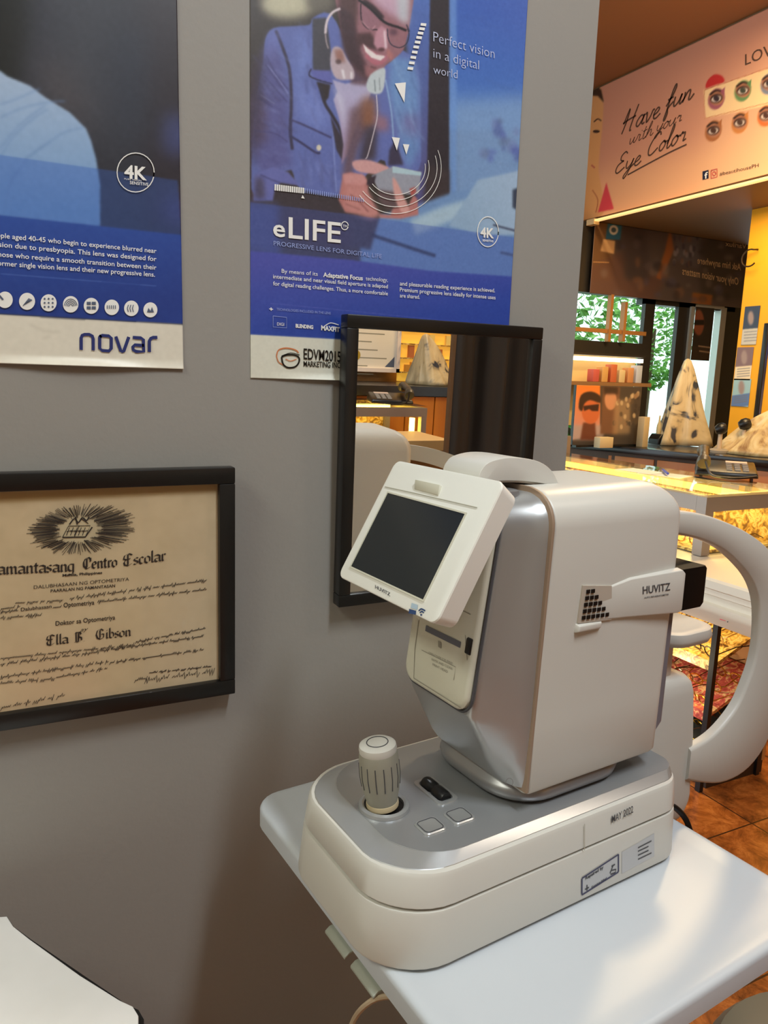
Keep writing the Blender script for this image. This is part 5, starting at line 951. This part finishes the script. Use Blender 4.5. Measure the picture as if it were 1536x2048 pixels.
# dark screen on the yellow wall side
q = at(1520, 905, 'z', ZC); EP2 = Plane((q[0], q[1], 0), (1, -.25, 0), (0, 0, 1))
a = EP2.uv(1510, 892); b = EP2.uv(1580, 652)
scn = thing('poster_screen', EP2.p3((a[0]+.1, ZC)), 'tall dark blue lit-free screen at the right edge above the telephone', 'screen')
A = Art(EP2, a[0], a[0]+.26, ZC+.02, b[1], 60, 120, (40, 40, 62)); A.poly([(1512, 690), (1600, 690), (1600, 740), (1512, 735)], (34, 50, 110), 3, .8); A.poly([(1516, 770), (1600, 760), (1600, 870), (1514, 860)], (90, 88, 112), 5, .7); A.poly([(1512, 870), (1600, 870), (1600, 900), (1510, 900)], (24, 40, 60), 2)
A.done('print', mat_print('screen print', .25), scn)
mb = MB(); mb.hexa([EP2.p3(p, -.03) for p in ((a[0]-.008, ZC+.001), (a[0]+.27, ZC+.001), (a[0]+.27, b[1]+.01), (a[0]-.008, b[1]+.01))], [EP2.p3(p, .0) for p in ((a[0]-.008, ZC+.001), (a[0]+.27, ZC+.001), (a[0]+.27, b[1]+.01), (a[0]-.008, b[1]+.01))]); obj('case', mb, BLACK, scn, local=False, bevel=.004)

# ------------------------------------------------------------------ glass showcase nearer to the machine
GX, GY, GZ = 1.775, .578, .945
GREY = mat('grey aluminium', (150, 136, 124), .4, metal=.3)
gc = thing('glass_showcase', (2.0, 1.05, 0), 'glass-topped lit showcase counter full of spectacles carrying the telephone', 'showcase')
X1, Y1 = 2.16, 1.75; bt_ = .035
f = MB()
for x in (GX, X1-bt_):
    for y in (GY, Y1-bt_): f.box(x+.0006, x+bt_-.0006, y+.0006, y+bt_-.0006, .76, GZ-.0552)
f.box(GX, X1, GY, GY+bt_, GZ-.055, GZ-.012); f.box(GX, GX+bt_, GY+bt_+.0005, Y1, GZ-.055, GZ-.012); f.box(X1-bt_, X1, GY+bt_+.0005, Y1, GZ-.055, GZ-.012)
obj('frame', f, GREY, gc, local=False)
GLS = mat_glass('showcase glass', (250, 250, 240)); 
obj('glass_top', MB().box(GX-.005, X1+.005, GY-.005, Y1, GZ-.011, GZ), GLS, gc, local=False)
obj('glass_front', MB().box(GX+.004, GX+.010, GY+bt_, Y1-bt_, .76, GZ-.055), GLS, gc, local=False); obj('glass_side', MB().box(GX+bt_, X1-bt_, GY+.004, GY+.010, .76, GZ-.055), GLS, gc, local=False)
obj('light_strip', MB().box(X1-.06, X1-.04, GY+.05, Y1-.05, GZ-.05, GZ-.03), mat('lit gold strip', (255, 214, 96), .5, emit=4), gc, local=False); obj('light_strip', MB().box(GX+.036, GX+.048, GY+.05, Y1-.05, GZ-.028, GZ-.014), mat('lit gold strip', (255, 214, 96), .5, emit=5), gc, local=False)
GOLDT = mat_ramp('speckled gold lining', [(.35, (120, 84, 30)), (.5, (206, 160, 70)), (.62, (240, 210, 140)), (.75, (140, 100, 44))], 38, .45, (1, 1, 1), 2, 1.2)
obj('shelf', MB().box(GX+.02, X1-.01, GY+.02, Y1-.02, .762, .770), GOLDT, gc, local=False); obj('back_board', MB().box(X1-.012, X1-.004, GY+.03, Y1-.03, .77, GZ-.055), GOLDT, gc, local=False)
LED = mat('cream ledge laminate', (222, 208, 186), .4)
LX, LY0 = 1.60, .22
lg = MB(); pr = [(LX+.03, .655), (LX+.004, .690), (LX, .700), (LX, .712), (LX+.012, .716), (LX+.012, .735), (LX+.006, .738), (LX+.006, .752), (LX, .756), (LX, .776), (LX+.006, .782), (2.16, .782), (2.16, .655)]
pr = [(x, z-.024) for x, z in pr]
lg.prism(pr, lambda a, b, h: (a, h, b), LY0, Y1); obj('ledge', lg, LED, gc, local=False, angle=30)
RP = Plane((LX+.012, 0, .66), (0, -1, 0), (.026, 0, .035)); I = Ink(RP, .002); I.poly([(1446, 1215), (1458, 1218), (1452, 1243), (1440, 1240)]); I.done('price_sticker', mat('red sticker', (206, 70, 74), .5), gc, 'small red sticker')
I = Ink(RP, .003); I.line([(1462, 1221), (1456, 1246)], 2); I.done('ledge_joint', INK, gc)
for x, y in ((1.86, .93), (1.86, .56), (2.12, .56), (1.86, 1.6), (2.12, 1.6)): obj('post', MB().box(x, x+.016, y, y+.018, .0005, .632), BLACK, gc, local=False)
obj('plinth', MB().box(1.90, 2.16, .57, Y1, .0005, .05), mat('dark plinth', (48, 30, 18), .5), gc, local=False); obj('rear_panel', MB().box(2.14, 2.155, .56, Y1, .05, .632), mat('tan panel', (176, 124, 70), .6), gc, local=False)
TRAY = mat_ramp('gold tray lining pattern', [(.35, (110, 74, 30)), (.5, (206, 164, 84)), (.62, (236, 206, 140)), (.75, (120, 84, 40))], 42, .4, (1, 1, 1), 2, 1.5)
def tray(z, cc, nm):
    mb = MB(); mb.hexa([(1.89, .58, z), (2.13, .58, z+.10), (2.13, 1.58, z+.10), (1.89, 1.58, z)], [(1.89, .58, z+.012), (2.13, .58, z+.112), (2.13, 1.58, z+.112), (1.89, 1.58, z+.012)]); mb.box(1.875, 1.892, .58, 1.58, z-.01, z+.022); obj(nm, mb, cc, gc, local=False)
tray(.40, TRAY, 'tray'); tray(.235, mat_ramp('red and gold tray lining', [(.35, (150, 54, 50)), (.52, (196, 90, 76)), (.62, (226, 190, 130)), (.75, (120, 50, 44))], 42, .5, (1, 1, 1), 2, 1.5), 'tray'); tray(.09, mat('dark tray', (60, 58, 50), .5), 'tray')
for y in (.75, 1.3): point('tray_lamp', (1.84, y, .60), 3, GOLD, .04)
point('tray_lamp_low', (1.80, .75, .34), 2.2, (1, .78, .45), .03)
for y in (.75, 1.2, 1.6): point('case_lamp', (1.94, y, .915), 2.0, GOLD, .02)
# spectacles: one pair, copied over the shelf and the trays
def make_glasses(nm, col, met):
    mb = MB()
    for s in (-1, 1):
        mb.tube([(s*.033+.024*math.cos(a), -.002*abs(math.cos(a)), .019*math.sin(a)) for a in np.linspace(0, 2*math.pi, 13)[:-1]], .0022, 5, True); mb.tube([(s*.057, 0, .006), (s*.066, .008, .008), (s*.067, .07, .007), (s*.066, .125, -.012)], .0018, 5)
    mb.tube([(-.010, 0, .004), (0, -.002, .008), (.010, 0, .004)], .002, 5); return obj(nm, mb, mat('frame '+nm+str(col), col, .25, metal=met))
kinds = [((206, 160, 60), 1), ((90, 50, 26), 0), ((24, 22, 20), 0), ((214, 180, 120), .6), ((150, 60, 50), 0), ((190, 190, 190), 1)]
protos = []
def place(i, loc, rot, label, group):
    k = i % len(kinds)
    if len(protos) <= k: o = make_glasses('eyeglasses', *kinds[k]); protos.append(o)
    else: o = protos[k].copy(); COL.objects.link(o)
    o.location = loc; o.rotation_euler = rot; o['label'] = label; o['category'] = 'eyeglasses'; o['group'] = group
n_ = 0; R_ = random.Random(3)
for r in range(2):
    for k in range(7):
        place(n_, (1.83+.15*r, GY+.10+.155*k, .793), (0, 0, -math.pi/2+R_.uniform(-.25, .25)), 'spectacles lying on the gold shelf inside the lit glass showcase', 'spectacles inside the glass showcase'); n_ += 1
for z, lab, grp in ((.40, 'spectacles on the upper sloping gold tray below the cream ledge', 'spectacles on the gold tray'), (.235, 'spectacles on the red-lined sloping tray', 'spectacles on the red tray'), (.09, 'spectacles on the lowest dark sloping tray', 'spectacles on the dark tray')):
    for r in range(3):
        for k in range(9):
            x = 1.905+.066*r; place(R_.choice((0, 3, 0, 3, 1, 2, 5)) if z > .3 else k, (x, .64+.105*k+.03*(r % 2), z+.417*(x-1.89)+.036), (math.radians(20), math.radians(R_.uniform(-8, 8)), -math.pi/2+R_.uniform(-.4, .4)), lab, grp); n_ += 1
# telephone, papers and pen on the glass top
def phone(loc, rz_, label):
    t = thing('telephone', loc, label, 'telephone', rz=rz_); PB = mat('black phone plastic', (26, 24, 24), .32)
    obj('body', MB().hexa([(-.10, -.085, .0005), (.10, -.085, .0005), (.10, .085, .0005), (-.10, .085, .0005)], [(-.095, -.08, .018), (.095, -.08, .018), (.095, .08, .042), (-.095, .08, .042)]), PB, t, bevel=.005)
    hs_ = crom([(-.075, -.10, .042), (-.076, -.06, .064), (-.076, 0, .073), (-.076, .06, .080), (-.075, .10, .066)], 5); obj('handset', MB().tube(hs_, [.022 if i < 4 or i > len(hs_)-5 else .015 for i in range(len(hs_))], 10), mat('grey handset', (70, 64, 58), .35), t)
    kp = MB()
    for i in range(3):
        for j in range(4): x = .0+i*.026; y = -.06+j*.024; z = .018+.024*(y+.08)/.16; kp.box(x, x+.018, y, y+.014, z, z+.005)
    obj('keypad', kp, mat('pale keys', (170, 160, 150), .5), t); obj('screen', MB().hexa([(.0, .045, .035), (.07, .045, .035), (.07, .07, .0395), (.0, .07, .0395)], [(.0, .045, .0385), (.07, .045, .0385), (.07, .07, .0425), (.0, .07, .0425)]), mat('pink display', (206, 186, 176), .4), t)
    c = crom([(-.07, -.11, .05), (-.05, -.15, .012), (0, -.16, .006), (.05, -.13, .006), (.09, -.10, .01)], 6); obj('coiled_cord', MB().tube(c, .004, 6), PB, t); return t
q = at(1447, 950, 'z', GZ); phone((q[0]+.02, q[1]+.01, GZ), math.radians(-48), 'black desk telephone with handset on the corner of the glass showcase')
q = at(1330, 950, 'z', GZ)
for k, (dx, dy, rz_, lab) in enumerate(((0, 0, .3, 'white paper slip under the blue pen on the showcase top'), (-.02, .09, .1, 'white paper slip lying behind the blue pen on the showcase top'))):
    b_ = obj('paper_slip', MB().box(-.05, .05, -.075, .075, 0, .0012), PAPER); b_.location = (q[0]+dx, q[1]+dy, GZ+.0005+.0014*k); b_.rotation_euler = (0, 0, rz_); tag(b_, lab, 'paper')
pn = MB().tube([(-.06, 0, .007), (.05, 0, .007), (.07, 0, .007)], [.0045, .0045, .001], 8); o = obj('pen', pn, mat('blue pen', (40, 60, 170), .3)); o.location = (q[0]+.01, q[1]+.01, GZ+.0035); o.rotation_euler = (0, 0, .9); tag(o, 'blue pen on the white slip on the showcase top', 'pen')
# lit upright of a far showcase beside the wall end
q = at(1142, 930, 'y', 1.7); fp = thing('light_column', (q[0], 1.8, 0), 'lit yellow upright strip at the end of the grey wall behind the machine', 'light'); obj('strip', MB().box(q[0]-.012, q[0]+.02, 1.80, 1.82, .78, at(1142, 898, 'y', 1.8)[2]), mat('lit gold strip', (255, 214, 96), .5, emit=3), fp, local=False); obj('post', MB().box(q[0]-.05, q[0]+.10, 1.83, 1.86, 0, at(1150, 872, 'y', 1.83)[2]), GREY, fp, local=False)

# ------------------------------------------------------------------ the part of the shop behind the photographer, met in the mirror
YA, YB, YC = -2.15, -2.65, -3.05
def mb_box(pxs, ya, yb, pys):
    a = mray(pxs[0], pys[1], 'y', ya); b = mray(pxs[1], pys[0], 'y', ya); return MB().box(min(a[0], b[0]), max(a[0], b[0]), yb, ya, min(a[2], b[2]), max(a[2], b[2]))
# showcase
z_t = mray(790, 816, 'y', YA)[2]; xl = mray(700, 816, 'y', YA)[0]; xr = mray(856, 840, 'y', YA)[0]; zlow = mray(790, 905, 'y', YA)[2]
g2 = thing('glass_showcase', ((xl+xr)/2, YA-.2, 0), 'lit glass showcase met in the mirror, black telephone on top', 'showcase')
fm_ = MB(); hb = .028; fm_.box(xl, xr, YA-.03, YA, z_t-.04, z_t); fm_.box(xr-hb, xr-.0006, YA-.03, YA-.0006, zlow-.1, z_t-.0402); fm_.box(xr-hb, xr, YA-.40, YA-.0302, z_t-.04, z_t); fm_.box(xl+.0006, xl+hb, YA-.03, YA-.0006, zlow-.1, z_t-.0402); fm_.box(xr-hb, xr-.0006, YA-.40, YA-.37, zlow-.1, z_t-.0402)
obj('frame', fm_, GREY, g2, local=False); obj('glass_top', MB().box(xl, xr, YA-.40, YA, z_t+.001, z_t+.009), GLS, g2, local=False)
obj('glass_front', MB().box(xl+hb, xr-hb, YA-.012, YA-.006, zlow-.1, z_t-.04), GLS, g2, local=False); obj('floor_board', MB().box(xl, xr, YA-.40, YA-.002, zlow-.14, zlow-.1), GOLDT, g2, local=False); obj('back_board', MB().box(xl, xr-.03, YA-.40, YA-.39, zlow-.1, z_t), GOLDT, g2, local=False)
obj('light_strip', MB().box(xr-hb-.03, xr-hb-.012, YA-.06, YA-.04, zlow-.1, z_t-.05), mat('lit gold strip strong', (255, 214, 96), .5, emit=16), g2, local=False); obj('light_strip', MB().box(xl+.03, xr-.05, YA-.30, YA-.28, z_t-.025, z_t-.01), mat('lit gold strip strong', (255, 214, 96), .5, emit=16), g2, local=False)
obj('cabinet', MB().box(xl, xr, YA-.40, YA-.002, 0, zlow-.141), LED, g2, local=False)
for k in range(6): place(k, (xl+.08+.1*k, YA-.12-.1*(k % 2), zlow-.075), (0, 0, math.pi+R_.uniform(-.3, .3)), 'spectacles in the lit showcase met in the mirror', 'spectacles in the mirrored showcase')
phone((mray(785, 812, 'y', YA-.15)[0], YA-.17, z_t+.0095), math.pi+.3, 'black desk telephone met in the mirror')
# orange counter behind it
zt2 = mray(800, 772, 'y', YB)[2]; xl2 = mray(690, 780, 'y', YB)[0]; xr2 = mray(930, 780, 'y', YB)[0]
c2 = thing('back_counter', ((xl2+xr2)/2, YB-.2, 0), 'orange wood counter with black top met in the mirror', 'counter')
obj('worktop', MB().box(xl2, xr2, YC+.01, YB+.02, zt2-.05, zt2), BTOP, c2, local=False); obj('body', MB().box(xl2, xr2, YC+.05, YB-.02, 0, zt2-.05), mat('dark carcass', (70, 46, 26), .6), c2, local=False)
for k in range(4): w_ = (xr2-xl2)/4; obj('door', MB().box(xl2+k*w_+.004, xl2+(k+1)*w_-.004, YB-.02, YB, .05, zt2-.055), ORW, c2, local=False)
# gold goods wall, diploma, floral cover
struct('trim_2', MB().box(xl2-.4, xr2+.3, YC-.14, YC-.10, 0, 2.5), mat('tan wall paint', (186, 150, 108), .7))
x0_, x1_ = mray(806, 700, 'y', YC)[0], mray(925, 700, 'y', YC)[0]; z0_, z1_ = zt2+.002, mray(860, 640, 'y', YC)[2]
gs = thing('display_rack', ((x0_+x1_)/2, YC, zt2), 'glowing yellow rack of goods met in the mirror behind the floral cover', 'rack')
obj('back_panel', MB().box(x0_, x1_, YC-.05, YC-.03, z0_, z1_), mat('lit yellow panel', (250, 190, 70), .5, emit=.55), gs, local=False)
for k in range(4): z = z0_+(z1_-z0_)*(k+.6)/4.4; obj('shelf', MB().box(x0_, x1_, YC-.03, YC, z, z+.008), GOLDT, gs, local=False)
for k in range(18):
    x = x0_+.03+(x1_-x0_-.06)*((k*7) % 18)/18; r = k % 4; z = z0_+(z1_-z0_)*(r+.6)/4.4+.0085; h = .04+.03*((k*5) % 3)/2
    o = obj('goods_box', MB().box(x, x+.035, YC-.025, YC-.005, z, z+h), mat('rack goods %d' % (k % 4), [(214, 150, 60), (190, 110, 60), (240, 210, 120), (120, 90, 70)][k % 4], .5)); tag(o, 'small %s carton on the yellow rack met in the mirror' % ['ochre', 'brown', 'yellow', 'dark'][k % 4], 'carton', 'cartons on the yellow rack')
a = mray(690, 655, 'y', YC-.02); b = mray(800, 745, 'y', YC-.02); b = (b[0], b[1], min(a[2], b[2])); zc0 = mray(750, 744, 'y', YC-.02)[2]; zc1 = mray(750, 630, 'y', YC-.02)[2]
cf = thing('framed_certificate', ((a[0]+b[0])/2, YC-.02, zc0), 'pale framed certificate with gold seal met in the mirror', 'certificate')
bx_ = MB(); w_ = .022
for q_ in ((a[0], b[0], zc0, zc0+w_), (a[0], b[0], zc1-w_, zc1), (a[0], a[0]+w_, zc0, zc1), (b[0]-w_, b[0], zc0, zc1)): bx_.box(q_[0], q_[1], YC-.05, YC-.015, q_[2], q_[3])
obj('frame', bx_, mat('pale pink frame', (236, 222, 214), .45), cf, local=False); obj('paper', MB().box(a[0], b[0], YC-.05, YC-.03, zc0, zc1), mat('certificate paper', (236, 228, 214), .6), cf, local=False)
ln = MB()
for k in range(7): z = zc1-.06-k*.045; ln.box(b[0]-.30, b[0]-.30+[.18, .2, .12, .16, .22, .1, .14][k], YC-.0299, YC-.0295, z, z+.006)
obj('lines', ln, mat('faint grey ink', (150, 146, 132), .6), cf, local=False); obj('corner_mark', MB().add([(b[0]-.03, YC-.029, zc0+.03), (b[0]-.09, YC-.029, zc0+.03), (b[0]-.03, YC-.029, zc0+.09)], [(0, 1, 2)]), mat('slate ink', (84, 96, 120), .5), cf, local=False)
obj('seal', MB().lathe([(0, 0), (.03, 0), (.03, .002), (0, .002)], (a[0]+.08, YC-.03, zc0+.09), (0, 1, 0)), mat('gold seal', (190, 160, 60), .4, metal=.5), cf, local=False)
qc = mray(868, 770, 'y', YB-.15); qt = mray(858, 672, 'y', YB-.15)
drape('floral_cover', (qc[0], YB-.17, .13, .10), (qt[0], YB-.17, qt[2], .02), zt2+.002, FLOR, 'cream floral plastic dust cover met in the mirror', 5, 'dust cover')
# tan ledge, and the brown curtain at the right side of the mirror
a = mray(800, 888, 'y', -1.7); b = mray(908, 900, 'y', -1.7)
tl_ = thing('side_counter', ((a[0]+b[0])/2, -1.8, 0), 'tan-topped low counter met in the mirror above the chin rest arm', 'counter'); obj('top', MB().box(a[0]-.3, b[0], -2.0, -1.7, a[2]-.03, a[2]+.01), mat('tan ledge', (226, 180, 118), .45), tl_, local=False); obj('base', MB().box(a[0]-.28, b[0]-.02, -1.98, -1.72, 0, a[2]-.03), mat('tan panel', (176, 124, 70), .6), tl_, local=False)
YD = -1.25; xa_ = mray(916, 760, 'y', YD)[0]; xb_ = mray(1075, 760, 'y', YD)[0]
cu = MB(); n = 60; pts = []
for i in range(n+1): t = i/n; pts.append((xa_+(xb_+.25-xa_)*t, YD-.02+.028*math.sin(t*26)+.010*math.sin(t*57+1)))
bk = [(x, y-.006) for x, y in pts[::-1]]
ct_ = thing('curtain', ((xa_+xb_)/2, YD, 0), 'dark brown folded curtain met in the right side of the mirror', 'curtain')
obj('cloth', cu.prism(pts+bk, lambda a, b, h: (a, b, h), .02, 2.3), mat('brown curtain cloth', (42, 32, 25), .8, bump=.1), ct_, local=False, angle=70)
obj('jamb', MB().box(xa_-.012, xa_-.001, YD-.03, YD-.012, 0, 2.35), mat('brown jamb', (96, 68, 44), .5), ct_, local=False); obj('rod', MB().tube([(xa_-.03, YD-.02, 2.32), (xb_+.3, YD-.02, 2.32)], .014), BLACK, ct_, local=False)
